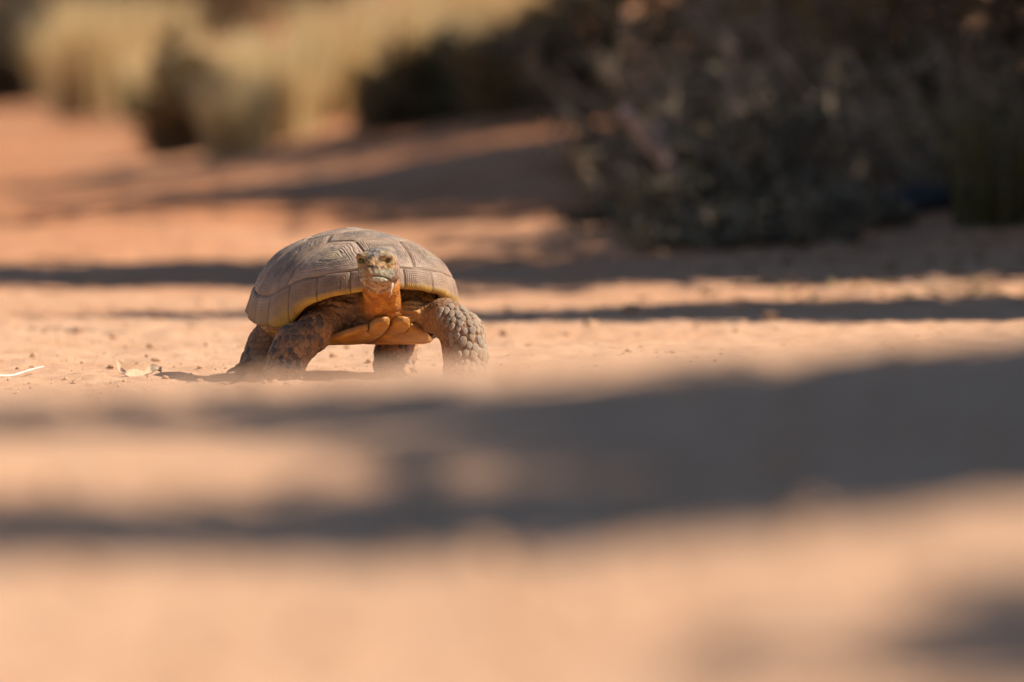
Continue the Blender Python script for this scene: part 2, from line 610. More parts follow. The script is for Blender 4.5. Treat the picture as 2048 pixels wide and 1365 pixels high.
for p in verteb:
    obj('scute', scute(p), M_SCUTE, carapace)
for p in cost:
    obj('scute', scute(p, (-0.02, 0)), M_SCUTE, carapace)
    obj('scute', scute(mir(p), (0.02, 0)), M_SCUTE, carapace)

# marginal scutes with a rolled yellow lip
wid = [20, 19, 18, 17, 16, 16, 15, 15, 14, 13, 11.5]
half = [5.5 + sum(wid[:q + 1]) for q in range(11)]
edges = sorted([-5.5, 5.5] + half + [360 - q for q in half[:-1]]) + [354.5]


def marginal(a0, a1):
    nph = 22
    u = np.linspace(0, 1, nph)
    ins = 0.14
    ph = np.radians(a0 + ins + (a1 - a0 - 2 * ins) * u)
    mid = R((a0 + a1) / 2)
    mw = abs((math.degrees(mid) + 180) % 360 - 180)
    front = float(sstep(84, 66, mw))
    side = float(sstep(50, 78, mw)) * float(sstep(165, 120, mw))
    back = float(sstep(110, 150, mw))
    V, A, LP, LW = [], [], [], []
    ss = np.concatenate([[0, .04, .08], np.linspace(.12, 1, 14)])
    edgeu = np.minimum(u, 1 - u) * 2
    for s in ss:
        rho = RM + 0.005 + (1.0 - RM - 0.005) * s
        t = np.minimum(edgeu * 0.9, min(s, 1.0) * 0.8 + 0.0)
        t2 = np.minimum(sstep(0, .16, edgeu), sstep(0, .12, s))
        saw = (np.minimum(edgeu, s * 1.2 + 0.05) * 7) % 1.0
        off = -0.0004 + 0.0012 * t2 + 0.0004 * (saw ** .6 - .5) * t2 + 0.0012 * sstep(0, 1, edgeu)
        P = dome(ph, np.full(nph, rho), off)
        if s > 0.6:   # points of the marginals project a little behind
            rr = (s - 0.6) / 0.4
            P[:, :2] *= (1 + 0.035 * back * rr * edgeu[:, None])
            P[:, :2] *= (1 + 0.008 * rr * edgeu[:, None])
        V.append(P); A.append(t * np.ones(nph)); LP.append(np.zeros(nph)); LW.append(np.full(nph, side * float(sstep(.35, .8, s)) * 0.9))
    rim = V[-1].copy()
    nout = np.stack([np.sin(ph), -np.cos(ph) * BW / AL, 0 * ph], -1)
    # roll under: a thick lip seen from the front
    pw = np.abs((np.degrees(ph) + 180) % 360 - 180)
    drop = 0.0068 + 0.0105 * np.exp(-((pw - 64) / 11.0) ** 2)
    drop = drop * sstep(88, 72, pw) + 0.0035 * sstep(72, 88, pw)
    for k, (o_, d_) in enumerate(((0.0006, .18), (0.0004, .45), (-0.0008, .8), (-0.003, 1.0), (-0.007, .98), (-0.014, .5))):
        P = rim + nout * o_
        P[:, 2] -= drop * d_
        V.append(P); A.append(np.minimum(edgeu, .6)); LW.append(np.full(nph, side))
        LP.append(np.full(nph, min(1.0, 0.35 + 0.4 * k)) * (0.45 + 0.55 * front))
    m = len(V); n = nph
    V = np.concatenate(V)
    i = np.arange(m - 1)[:, None] * n; j = np.arange(n - 1)[None, :]
    F = np.stack([i + j, i + j + 1, i + n + j + 1, i + n + j], -1).reshape(-1, 4)
    me = mk_mesh('marginal_scute', shell_to_local(V), F)
    add_attr(me, 'ring', np.concatenate(A)); add_attr(me, 'lip', np.concatenate(LP)); add_attr(me, 'low', np.concatenate(LW))
    return me


for a0, a1 in zip(edges[:-1], edges[1:]):
    obj('marginal_scute', marginal(a0, a1), M_MARG, carapace)


# plastron
def plz(x, y):
    f = np.clip((-y - 0.020) / 0.10, 0, 1)
    side = 1 - 0.40 * np.clip(np.abs(x) / 0.06, 0, 1.2) ** 2
    z = 0.0325 + 0.0235 * f ** 2.1 * side
    z = z + 0.018 * np.clip((np.abs(x) - 0.058) / 0.036, 0, 1) ** 1.4
    return z + 0.008 * np.clip((y - 0.05) / 0.06, 0, 1) ** 1.5


def pscute(poly, thick=0.0065, lift=0.0, round_=0.0):
    B = resample(poly, 48)
    c = B.mean(0)
    V, A = [], []
    prof = [(.0, .0), (.35, .0), (.7, .0), (.9, .0003), (.965, .0010), (.99, .0025), (.99, thick - .0022), (.965, thick - .0008), (.85, thick), (.4, thick), (.0, thick)]
    for s, o in prof:
        P = c + (B - c) * max(s, 1e-3)
        dome_ = -lift * (1 - s ** 2) if o < thick / 2 else 0
        V.append(np.stack([P[:, 0], P[:, 1], plz(P[:, 0], P[:, 1]) + o + dome_], -1))
        A.append(np.full(len(B), 1 - s))
    m, n = len(V), len(B)
    V = np.concatenate(V)
    i = np.arange(m - 1)[:, None] * n; j = np.arange(n)[None, :]; j2 = (j + 1) % n
    F = np.stack([i + j, i + j2, i + n + j2, i + n + j], -1).reshape(-1, 4)
    me = mk_mesh('plastron_scute', shell_to_local(V), F)
    add_attr(me, 'ring', np.concatenate(A))
    return me


def pmir(p): return [(-a, b) for a, b in p]


# plate under the scutes
Yp = np.linspace(-0.098, 0.105, 40)
hw = np.interp(Yp, [-.098, -.085, -.07, -.05, -.038, -.03, 0, .03, .042, .055, .08, .105], [.028, .042, .052, .06, .066, .080, .088, .080, .066, .056, .048, .022])
U = np.linspace(-1, 1, 25)
PX_ = hw[:, None] * U[None, :]; PY_ = np.repeat(Yp[:, None], 25, 1)
top = np.stack([PX_, PY_, plz(PX_, PY_) + 0.0055], -1).reshape(-1, 3)
bot = np.stack([PX_, PY_, plz(PX_, PY_) + 0.0015], -1).reshape(-1, 3)
i = np.arange(39)[:, None] * 25 + np.arange(24)[None, :]
Fq = np.stack([i, i + 1, i + 26, i + 25], -1).reshape(-1, 4)
rimi = np.concatenate([np.arange(25), np.arange(1, 40) * 25 + 24, 39 * 25 + np.arange(23, -1, -1), np.arange(38, 0, -1) * 25])
Fr = np.stack([rimi, np.roll(rimi, -1), np.roll(rimi, -1) + 1000, rimi + 1000], -1)
plastron = obj('plastron', mk_mesh('plastron', shell_to_local(np.concatenate([top, bot])), [Fq, Fq[:, ::-1] + 1000, Fr], smooth=False), M_SEAM, tort)
gul = [(.0006, -.086), (.0006, -.112), (.002, -.1165), (.005, -.1205), (.010, -.1225), (.015, -.1205), (.0185, -.1165), (.0203, -.111), (.0192, -.100), (.010, -.088)]
hum = [(.0006, -.062), (.0006, -.0855), (.010, -.0875), (.0196, -.0995), (.0210, -.1090), (.030, -.107), (.042, -.095), (.050, -.080), (.056, -.066), (.040, -.060), (.02, -.058)]
pec = [(.0008, -.0475), (.0008, -.0605), (.02, -.0565), (.04, -.0585), (.0565, -.0645), (.0625, -.052), (.068, -.040), (.066, -.036), (.03, -.045)]
abd = [(.0008, .026), (.0008, -.046), (.03, -.0435), (.066, -.0345), (.078, -.031), (.088, -.020), (.09, 0), (.087, .018), (.078, .03), (.06, .034), (.03, .028)]
fem = [(.0008, .065), (.0008, .0275), (.03, .0295), (.06, .0355), (.065, .042), (.055, .056), (.050, .075), (.03, .068)]
ana = [(.0008, .095), (.0008, .0665), (.03, .0695), (.0495, .0765), (.038, .094), (.022, .108), (.008, .105)]
for p, lf in ((gul, .0016), (hum, .0012), (pec, .0005), (abd, .0003), (fem, .0003), (ana, .0003)):
    obj('plastron_scute', pscute(p, lift=lf, thick=.0072 if p is gul else .0068), M_PLAS, plastron)
    obj('plastron_scute', pscute(pmir(p)[::-1], lift=lf, thick=.0072 if p is gul else .0068), M_PLAS, plastron)

# bridges joining plastron and carapace
for sgn in (-1, 1):
    ph = np.radians(np.linspace(66, 116, 18)) * sgn
    rimp = dome(ph, np.full(18, 0.97), np.full(18, -0.003))
    low = np.stack([np.clip(np.abs(rimp[:, 0]) * 0.86, 0, .086) * sgn, np.clip(rimp[:, 1] * 0.9, -.036, .038), 0 * ph], -1)
    low[:, 2] = plz(low[:, 0], low[:, 1]) + 0.004
    rows = [rimp * (1 - k) + low * k + np.array([0, 0, -0.004 * math.sin(math.pi * k)]) for k in np.linspace(0, 1, 7)]
    Vb = np.concatenate(rows)
    i = np.arange(6)[:, None] * 18 + np.arange(17)[None, :]
    me = mk_mesh('bridge', shell_to_local(Vb), np.stack([i, i + 1, i + 19, i + 18], -1).reshape(-1, 4))
    add_attr(me, 'ring', np.full(len(Vb), .5))
    obj('bridge', me, M_PLAS, plastron)

# ---- body: one continuous skin from a signed distance field
VOX = 0.0011
lo = np.array([-0.135, -0.205, -0.012]); hi = np.array([0.14, 0.16, 0.135])
NX = np.ceil((hi - lo) / VOX).astype(int)
AX = [lo[k] + VOX * np.arange(NX[k]) for k in range(3)]
FLD = np.full(NX, 0.05, np.float32)


def smin(a, b, k):
    h = np.maximum(k - np.abs(a - b), 0) / k
    return np.minimum(a, b) - h * h * k * 0.25


def region(c0, c1, m):
    sl = []
    for k in range(3):
        a = int(max(0, math.floor((c0[k] - m - lo[k]) / VOX))); b = int(min(NX[k], math.ceil((c1[k] + m - lo[k]) / VOX)))
        sl.append(slice(a, b))
    X = AX[0][sl[0]][:, None, None]; Y = AX[1][sl[1]][None, :, None]; Z = AX[2][sl[2]][None, None, :]
    return tuple(sl), X, Y, Z


def cone_sd(X, Y, Z, a, b, ra, rb):
    ba = b - a
    t = np.clip(((X - a[0]) * ba[0] + (Y - a[1]) * ba[1] + (Z - a[2]) * ba[2]) / float(ba @ ba), 0, 1)
    dx = X - a[0] - t * ba[0]; dy = Y - a[1] - t * ba[1]; dz = Z - a[2] - t * ba[2]
    return np.sqrt(dx * dx + dy * dy + dz * dz) - (ra + (rb - ra) * t)


def cone(a, b, ra, rb, k=0.008):
    a = np.asarray(a, float); b = np.asarray(b, float)
    m = max(ra, rb) + k + 0.006
    sl, X, Y, Z = region(np.minimum(a, b), np.maximum(a, b), m)
    FLD[sl] = smin(FLD[sl], cone_sd(X, Y, Z, a, b, ra, rb), k)


def ell(c, r, yaw=0.0, k=0.006, sub=False, pitch=0.0):
    c = np.asarray(c, float); r = np.asarray(r, float)
    m = float(r.max()) + k + 0.006
    sl, X, Y, Z = region(c, c, m)
    x = X - c[0]; y = Y - c[1]; z = Z - c[2]
    if yaw:
        x, y = x * math.cos(yaw) + y * math.sin(yaw), -x * math.sin(yaw) + y * math.cos(yaw)
    if pitch:
        y, z = y * math.cos(pitch) + z * math.sin(pitch), -y * math.sin(pitch) + z * math.cos(pitch)
    k0 = np.sqrt((x / r[0]) ** 2 + (y / r[1]) ** 2 + (z / r[2]) ** 2)
    k1 = np.sqrt((x / r[0] ** 2) ** 2 + (y / r[1] ** 2) ** 2 + (z / r[2] ** 2) ** 2)
    sd_ = k0 * (k0 - 1) / (k1 + 1e-9)
    if sub:
        FLD[sl] = -smin(-FLD[sl], sd_, k)
    else:
        FLD[sl] = smin(FLD[sl], sd_, k)


# trunk inside the shell, with skin pleats in the front opening
ell((SHC[0], 0.008, 0.074), (.078, .092, .040), YAW, 0.01)
fr = shell_to_local(np.array([0, -0.070, 0.066]))
ell(fr + [0, .008, 0], (.052, .024, .024), YAW, 0.012)
# neck and throat
neck0 = L(770, 628, -0.072); neck1 = L(764, 565, -0.128)
cone(neck0 + [0, -.012, .002], neck1, .0175, .0163, 0.005)
cone(L(750, 640, -0.088), L(752, 572, -0.128), .0095, .0085, 0.006)
cone(L(784, 640, -0.088), L(782, 572, -0.128), .0095, .0085, 0.006)
ell(L(826, 622, -.078), (.013, .013, .014), 0, 0.010)  # bulge added beside the neck so the skin there catches sunlight
# head
HY = -0.146
NOSE = R(-20)
ell(L(761, 529, HY), (.0190, .0235, .0145), NOSE, 0.006)
ell(L(762, 548, HY + .001), (.0198, .0205, .0120), NOSE, 0.006)
ell(L(749, 541, HY - .0170), (.0120, .0120, .0105), NOSE, 0.007)
ell(L(750, 556, HY - .0130), (.0125, .0125, .0070), NOSE, 0.005)
ell(L(746, 533, HY - .0200), (.0062, .0075, .0075), NOSE, 0.005)
ell(L(758, 511, HY - .006), (.0125, .0160, .0060), NOSE, 0.007)
ell(L(743, 547, HY - .0250), (.0046, .0040, .0050), NOSE, 0.004)
eyeR = L(777, 520, HY - .0165); eyeL = L(732, 520, HY - .0150)
ell(eyeR + [0.0005, .0008, 0], (.0072, .0064, .0066), 0, 0.0035)
ell(eyeL + [-0.0005, .0008, 0], (.0066, .0064, .0066), 0, 0.0035)
ell(eyeR + [0.0020, -.0062, -0.0002], (.0043, .0040, .0030), R(25), 0.002, True)
ell(eyeL + [-0.0032, -.0055, -0.0002], (.0040, .0040, .0030), R(-40), 0.002, True)
ell(eyeR + [0.0010, -.0040, .0036], (.0058, .0030, .0017), R(20), 0.0025)
ell(eyeL + [-0.0012, -.0036, .0036], (.0054, .0030, .0017), R(-30), 0.0025)
# legs
RF = [L(828, 632, -.058), L(892, 632, -.086), L(924, 665, -.098), L(931, 712, -.100), L(930, 741, -.102)]
for (a, b, ra, rb) in ((0, 1, .0140, .0160), (1, 2, .0160, .0190), (2, 3, .0190, .0188), (3, 4, .0188, .0180)):
    cone(RF[a], RF[b], ra, rb, 0.010)
ell(RF[4] + [0, -.004, 0], (.0200, .0225, .0095), 0, 0.006)
LF = [L(690, 640, -.056), L(640, 655, -.080), L(594, 688, -.096), L(576, 722, -.100), L(572, 744, -.103)]
for (a, b, ra, rb) in ((0, 1, .0145, .0160), (1, 2, .0160, .0178), (2, 3, .0178, .0160), (3, 4, .0160, .0150)):
    cone(LF[a], LF[b], ra, rb, 0.010)
ell(LF[4] + [0, -.004, 0.001], (.0190, .0225, .0100), R(-15), 0.006)
LH = [L(560, 650, .045), L(536, 690, .060), L(522, 722, .062), L(512, 741, .055)]
for (a, b, ra, rb) in ((0, 1, .0200, .0200), (1, 2, .0200, .0180), (2, 3, .0180, .0165)):
    cone(LH[a], LH[b], ra, rb, 0.010)
ell(LH[3] + [-0.003, -.010, 0.001], (.0190, .0260, .0095), R(-20), 0.006)
RH = [L(800, 662, .075), L(790, 700, .052), L(786, 726, .048), L(787, 741, .044)]
for (a, b, ra, rb) in ((0, 1, .0190, .0175), (1, 2, .0175, .0165), (2, 3, .0165, .0160)):
    cone(RH[a], RH[b], ra, rb, 0.010)
ell(RH[3] + [0, -.008, 0.0], (.0175, .0245, .0085), R(8), 0.006)
# tail
tl = shell_to_local(np.array([[0, .095, .050], [0.004, .122, .040]]))
cone(tl[0], tl[1], .012, .004, .008)


def surface_nets(Fd):
    S = Fd < 0
    c = np.zeros(np.array(Fd.shape) - 1, np.int8)
    for a in (0, 1):
        for b in (0, 1):
            for d_ in (0, 1):
                c += S[a:Fd.shape[0] - 1 + a, b:Fd.shape[1] - 1 + b, d_:Fd.shape[2] - 1 + d_]
    act = (c > 0) & (c < 8)
    idx = np.full(act.shape, -1, np.int64)
    ci = np.argwhere(act)
    idx[act] = np.arange(len(ci))
    acc = np.zeros((len(ci), 3)); cnt = np.zeros(len(ci))
    corners = [(a, b, d_) for a in (0, 1) for b in (0, 1) for d_ in (0, 1)]
    for p in corners:
        for ax in range(3):
            if p[ax] == 0:
                q = list(p); q[ax] = 1
                fa = Fd[ci[:, 0] + p[0], ci[:, 1] + p[1], ci[:, 2] + p[2]]
                fb = Fd[ci[:, 0] + q[0], ci[:, 1] + q[1], ci[:, 2] + q[2]]
                mk = (fa < 0) != (fb < 0)
                t = np.where(mk, fa / (fa - fb + 1e-12), 0)
                pos = np.array(p, float)[None, :].repeat(len(ci), 0)
                pos[:, ax] = t
                acc[mk] += pos[mk]; cnt[mk] += 1
    Vv = ci + acc / cnt[:, None]
    faces = []
    for ax in range(3):
        o1, o2 = [(1, 2), (2, 0), (0, 1)][ax]
        sl0 = [slice(None)] * 3; sl1 = [slice(None)] * 3
        sl0[ax] = slice(0, -1); sl1[ax] = slice(1, None)
        A_ = S[tuple(sl0)]; B_ = S[tuple(sl1)]
        e = np.argwhere(A_ != B_)
        ok = (e[:, o1] > 0) & (e[:, o2] > 0) & (e[:, o1] < act.shape[o1]) & (e[:, o2] < act.shape[o2])
        e = e[ok]
        inside = A_[tuple(e.T)]

        def cell(d1, d2):
            f = e.copy(); f[:, o1] -= d1; f[:, o2] -= d2
            return idx[tuple(f.T)]
        q = np.stack([cell(1, 1), cell(0, 1), cell(0, 0), cell(1, 0)], -1)
        q[~inside] = q[~inside][:, ::-1]
        faces.append(q)
    return Vv, np.concatenate(faces)


BV, BF = surface_nets(FLD)
BV = BV * VOX + lo
# light smoothing and normals
E = np.concatenate([BF[:, [0, 1]], BF[:, [1, 2]], BF[:, [2, 3]], BF[:, [3, 0]]])


def smooth(Vv, w=0.5):
    s = np.zeros_like(Vv); n = np.zeros(len(Vv))
    for k in range(3):
        s[:, k] = np.bincount(E[:, 0], Vv[E[:, 1], k], len(Vv)) + np.bincount(E[:, 1], Vv[E[:, 0], k], len(Vv))
    n = np.bincount(E[:, 0], minlength=len(Vv)) + np.bincount(E[:, 1], minlength=len(Vv))
    return Vv * (1 - w) + w * s / n[:, None]


def vnormals(Vv):
    fn = np.cross(Vv[BF[:, 2]] - Vv[BF[:, 0]], Vv[BF[:, 3]] - Vv[BF[:, 1]])
    o = np.zeros_like(Vv)
    for q in range(4):
        for k in range(3):
            o[:, k] += np.bincount(BF[:, q], fn[:, k], len(Vv))
    return o / (np.linalg.norm(o, axis=1, keepdims=True) + 1e-12)


BV = smooth(smooth(BV, .5), .4)
BN = vnormals(BV)


def chain_d(P, pts):
    d = np.full(len(P), 9.0)
    for a, b in zip(pts[:-1], pts[1:]):
        ba = b - a
        t = np.clip(((P - a) @ ba) / (ba @ ba), 0, 1)
        d = np.minimum(d, np.linalg.norm(P - a - t[:, None] * ba, axis=1))
    return d


hc = L(760, 535, HY)
dhead = np.linalg.norm((BV - hc) / np.array([1, 1.25, 1]), axis=1)
dneck = chain_d(BV, [neck0, neck1])
dleg = {k: chain_d(BV, c_) for k, c_ in (('rf', RF[1:]), ('lf', LF[1:]), ('lh', LH), ('rh', RH))}
whead = sstep(.0265, .0235, dhead) * sstep(-0.1225, -0.128, BV[:, 1])
wleg = np.max([sstep(.026, .0225, v) for v in dleg.values()], axis=0) * (1 - whead)
wneck = sstep(.0245, .0195, dneck) * sstep(-0.075, -0.088, BV[:, 1]) * (1 - whead) * (1 - wleg)
wskin = np.clip(1 - whead - wleg - wneck, 0, 1)

# relief: pleats in the loose skin, creases on the neck, knobbly head
pl = noise3(BV * np.array([70, 70, 190]) + noise3(BV * 60, 3)[:, None] * 2.0, 21)
nz = noise3(BV * np.array([170, 90, 60]), 22)
kn = noise3(BV * 420, 23) + 0.7 * noise3(BV * 780, 24)
disp = wskin * (0.0075 * (np.abs(pl) * 2 - .5) * 0.6 + .0010 * kn) + wneck * (0.0016 * nz + 0.0005 * kn)
disp += whead * 0.0008 * kn + wleg * (0.0007 * kn)
BV2 = BV + BN * disp[:, None]
# mouth crease
mz = L(750, 551, HY - .02)[2]
hx = BV2[:, 0] - L(749, 0, 0)[0]
mouth_z = mz - 6.0 * np.clip(np.abs(hx) - .006, 0, 1) ** 2 * 4 - 0.10 * np.abs(hx)
dm = BV2[:, 2] - mouth_z
fm = whead * sstep(HY + .004, HY - .008, BV2[:, 1]) * sstep(.0195, .0165, np.abs(hx))
BV2 -= BN * (fm * 0.0014 * np.exp(-(dm / .0009) ** 2))[:, None]

colr = np.zeros((len(BV2), 3))
n1 = noise3(BV * 150, 31) + .5; n2 = noise3(BV * 420, 32) + .5; n3 = noise3(BV * 900, 33) + .5


def mixc(a, b, f):
    return np.asarray(a) * (1 - f)[:, None] + np.asarray(b) * f[:, None]


skin = mixc((.33, .185, .085), (.20, .105, .055), sstep(.35, .7, n1 * .6 + n2 * .4))
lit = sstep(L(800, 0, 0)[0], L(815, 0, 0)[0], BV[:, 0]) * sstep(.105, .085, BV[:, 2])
skin = mixc(skin, (.56, .30, .10), lit * .8)  # sunlight on the skin right of the neck, painted into the skin colour
neckc = mixc((.52, .205, .03), (.38, .135, .022), sstep(.35, .7, n1))
legc = mixc((.31, .175, .095), (.20, .11, .065), sstep(.3, .7, n2))
inner = sstep(.006, .030, np.where(BV[:, 0] > 0.03, RF[2][0] - BV[:, 0], BV[:, 0] - LF[2][0])) * sstep(.018, .03, BV[:, 2])
legc = mixc(legc, (.42, .215, .075), np.clip(inner, 0, 1) * .5)
dusty = sstep(.036, .010, BV[:, 2])
legc = mixc(legc, (.40, .27, .185), dusty * .75)
face = mixc((.42, .245, .10), (.11, .065, .04), sstep(.38, .58, n2 * .65 + n1 * .35))
face = mixc(face, (.55, .37, .17), sstep(.62, .75, n3) * .5)
topd = sstep(L(0, 520, HY)[2], L(0, 508, HY)[2], BV[:, 2])
face = mixc(face, mixc((.24, .215, .195), (.12, .105, .095), sstep(.4, .6, n2)), topd * .85)
cheek = sstep(.010, .0185, BV[:, 0] - hc[0]) * (1 - topd)
face = mixc(face, mixc((.30, .20, .15), (.19, .13, .11), sstep(.4, .6, n2)), cheek * .75)
beak = sstep(HY - .010, HY - .016, BV[:, 1]) * sstep(L(0, 533, HY)[2], L(0, 541, HY)[2], BV[:, 2]) * sstep(L(0, 563, HY)[2], L(0, 558, HY)[2], BV[:, 2])
ridge = np.exp(-((BV[:, 0] - L(744, 0, 0)[0]) / .0022) ** 2) * sstep(L(0, 547, HY)[2], L(0, 540, HY)[2], BV[:, 2])
face = mixc(face, mixc((.36, .34, .235), (.27, .25, .19), sstep(.4, .6, n2)), beak * .95 * (1 - ridge))
lowj = beak * sstep(0, -.001, dm)
face = mixc(face, (.50, .47, .34), lowj * .8)
for e_ in (eyeR, eyeL):
    de = np.linalg.norm(BV - e_, axis=1)
    face = mixc(face, (.54, .37, .16), sstep(.0105, .0075, de) * .5)
chin = sstep(L(0, 560, HY)[2], L(0, 566, HY)[2], BV[:, 2])
face = mixc(face, mixc((.52, .36, .22), (.28, .17, .10), sstep(.4, .6, n2)), chin * .9)
face = mixc(face, (.06, .045, .035), fm * np.exp(-(dm / .0009) ** 2) * .9)
for nx_ in (-1, 1):
    dn_ = np.linalg.norm((BV - (L(745, 533, HY - .0265) + [nx_ * .0026, 0, 0])) / np.array([1, 3, 1]), axis=1)
    face = mixc(face, (.03, .02, .02), sstep(.0016, .0009, dn_))
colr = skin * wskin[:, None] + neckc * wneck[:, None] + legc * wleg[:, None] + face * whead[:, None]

bm_ = N('tortoise_skin', 0.72, 0.3)
oc = bm_.coords()
ac = bm_.attr('skin_colour', 'Color')
bm_.col(bm_.mix(bm_.ramp(bm_.voro(330, oc), [(0.25, 0.0), (0.6, 0.5)]), ac, bm_.mix(1.0, ac, (0.55, 0.5, 0.48), 'MULTIPLY')))
bm_.b.inputs['Subsurface Weight'].default_value = 0.12
bm_.b.inputs['Subsurface Radius'].default_value = (0.006, 0.003, 0.0015)
bm_.b.inputs['Subsurface Scale'].default_value = 1.0
b1 = bm_.bump(bm_.voro(330, oc), 0.5, 0.0012)
bm_.bump(bm_.noise(900, 3, oc), 0.35, 0.0005, b1)
me = mk_mesh('body', BV2, BF)
add_attr(me, 'skin_colour', colr)
body = obj('body', me, bm_.m, tort)

# scales on the legs
sc_ = N('leg_scale', 0.6, 0.35)
oc = sc_.coords()
rr = sc_.rnd()
base_c = sc_.ramp(rr, [(0.0, (0.27, 0.19, 0.125)), (0.4, (0.44, 0.315, 0.195)), (0.7, (0.35, 0.285, 0.22)), (1.0, (0.48, 0.325, 0.17))])
hh = sc_.attr('height')
cc = sc_.mix(sc_.ramp(hh, [(0.15, 0.0), (0.55, 1.0)]), (0.42, 0.265, 0.175), base_c)
cc = sc_.mix(sc_.math('MULTIPLY', sc_.ramp(hh, [(0.70, 0.0), (0.98, 1.0)]), sc_.ramp(rr, [(0.2, 0.2), (0.8, 0.8)])), cc, (0.22, 0.165, 0.13))
sc_.col(cc)
sc_.bump(sc_.noise(6, 4, oc), 0.4, 0.05)
M_SCALE = sc_.m
ds_ = N('shaded_leg_scale', 0.55, 0.35)  # darker copy of leg_scale: shade on left and hind legs painted into the colour
cc = ds_.mix(ds_.ramp(ds_.attr('height'), [(0.2, 0.0), (0.6, 1.0)]), (0.30, 0.155, 0.065), ds_.ramp(ds_.rnd(), [(0.0, (0.07, 0.05, 0.042)), (0.5, (0.12, 0.08, 0.055)), (0.75, (0.24, 0.13, 0.06)), (1.0, (0.32, 0.17, 0.07))]))
ds_.col(cc)
M_DSCALE = ds_.m


def scale_mesh(seed):
    r_ = np.random.default_rng(seed)
    k = 7
    th = np.arange(k) * 2 * math.pi / k + r_.uniform(-.12, .12, k)
    rad = 1 + r_.uniform(-.12, .12, k)
    V, A = [], []
    for s, h in ((1.0, -0.25), (.97, 0.10), (.84, .36), (.45, .52)):
        V.append(np.stack([np.cos(th) * rad * s, np.sin(th) * rad * s * 1.12 - (0.10 * h), np.full(k, h)], -1)); A.append(np.full(k, (h + .25) / .8))
    V.append(np.array([[0, -.08, .56]])); A.append([1.0])
    for q_ in V:
        lowp = np.clip(-q_[:, 1], 0, 2)
        q_[:, 0] *= 1 - .22 * lowp
        q_[:, 1] -= .30 * lowp ** 2
        q_[:, 2] += .16 * lowp
    i = np.arange(3)[:, None] * k; j = np.arange(k)[None, :]; j2 = (j + 1) % k
    F = np.stack([i + j, i + j2, i + k + j2, i + k + j], -1).reshape(-1, 4)
    jj = np.arange(k)
    me_ = mk_mesh('scale', np.concatenate(V), [F, np.stack([3 * k + jj, 3 * k + (jj + 1) % k, np.full(k, 4 * k)], -1)])
    add_attr(me_, 'height', np.concatenate(A))
    return me_


SM = {}
for nm, m_ in (('a', M_SCALE), ('b', M_DSCALE)):
    SM[nm] = [scale_mesh(40 + q) for q in range(4)]
    for q in SM[nm]: q.materials.append(m_)


def place_scales(mask, rad_fn, meshes, maxn, seed):
    r_ = np.random.default_rng(seed)
    ids = np.nonzero(mask)[0]
    r_.shuffle(ids)
    P, Q, out = np.zeros((0, 3)), np.zeros(0), 0
    for v in ids:
        p = BV2[v]; rd = rad_fn(p)
        if len(P):
            dist = np.linalg.norm(P - p, axis=1)
            if np.any(dist < (Q + rd) * 0.80): continue
        P = np.vstack([P, p]); Q = np.append(Q, rd)
        n = BN[v]
        down = np.array([0, 0, -1.0]) - n * (-n[2]); down /= np.linalg.norm(down) + 1e-9
        xax = np.cross(down, n)
        yy = -down
        n_t = n
        M = Matrix(((xax[0] * -1, yy[0], n_t[0], 0), (xax[1] * -1, yy[1], n_t[1], 0), (xax[2] * -1, yy[2], n_t[2], 0), (0, 0, 0, 1)))
        q = M.to_quaternion()
        o = obj('scale', meshes[r_.integers(len(meshes))], None, body)
        o.location = p - n * rd * 0.02
        o.rotation_mode = 'QUATERNION'
        o.rotation_quaternion = q
        s = rd * r_.uniform(.74, 1.2)
        o.scale = (s, s * r_.uniform(1.0, 1.15), s * .66)
        out += 1
        if out >= maxn: break


def facing(mask):
    return mask & (BN[:, 1] < 0.55)


big_rf = facing((dleg['rf'] < .0245) & (BV2[:, 0] > L(878, 0, 0)[0]) & (BV2[:, 2] > .009) & (BV2[:, 2] < L(0, 610, -.1)[2]) & (dhead > .04))
inner_rf = (BN[:, 0] < -0.55)
place_scales(big_rf & ~inner_rf, lambda p: 0.0031 + 0.0009 * math.exp(-((p[2] - .036) / .016) ** 2) - (0.0009 if p[2] < .014 else 0), SM['a'], 140, 5)
big_lf = facing((dleg['lf'] < .0235) & (BV2[:, 0] < L(648, 0, 0)[0]) & (BV2[:, 2] > .012) & (BV2[:, 2] < .066) & (BN[:, 0] < .75))
place_scales(big_lf, lambda p: 0.0029 + 0.0007 * math.exp(-((p[2] - .045) / .016) ** 2), SM['b'], 100, 6)
hind = facing(((dleg['lh'] < .024) | (dleg['rh'] < .021)) & (BV2[:, 2] > .006) & (BV2[:, 2] < .030) & (BV2[:, 1] > -.02))
place_scales(hind, lambda p: 0.0030, SM['b'], 60, 7)

# claws
cl_m = N('claw', 0.45, 0.4); cl_m.col((0.17, 0.125, 0.095))
cp = [np.array([0, 0, 0]), np.array([0, -.005, .0006]), np.array([0, -.0095, -.0010]), np.array([0, -.0125, -.0032])]
Vc, Fc = tubes([np.array(cp)], [np.array([.0024, .0023, .0015, .0003])], 7)
claw_me = mk_mesh('claw', Vc, Fc); claw_me.materials.append(cl_m.m)
for foot, dx, dy, az0, nclaw in ((RF[4], .019, .0250, 0, 5), (LF[4], .018, .0250, -15, 5), (LH[3] + [-.003, -.006, 0], .017, .0280, -20, 4), (RH[3] + [0, -.004, 0], .016, .0270, 8, 4)):
    for q in range(nclaw):
        a = R(az0) + R(-55 + 110 * q / (nclaw - 1))
        o = obj('claw', claw_me, None, body)
        o.location = (foot[0] + math.sin(a) * dx * .92, foot[1] - .002 - math.cos(a) * dy * .86, .0058)
        o.rotation_euler = (0, 0, a)

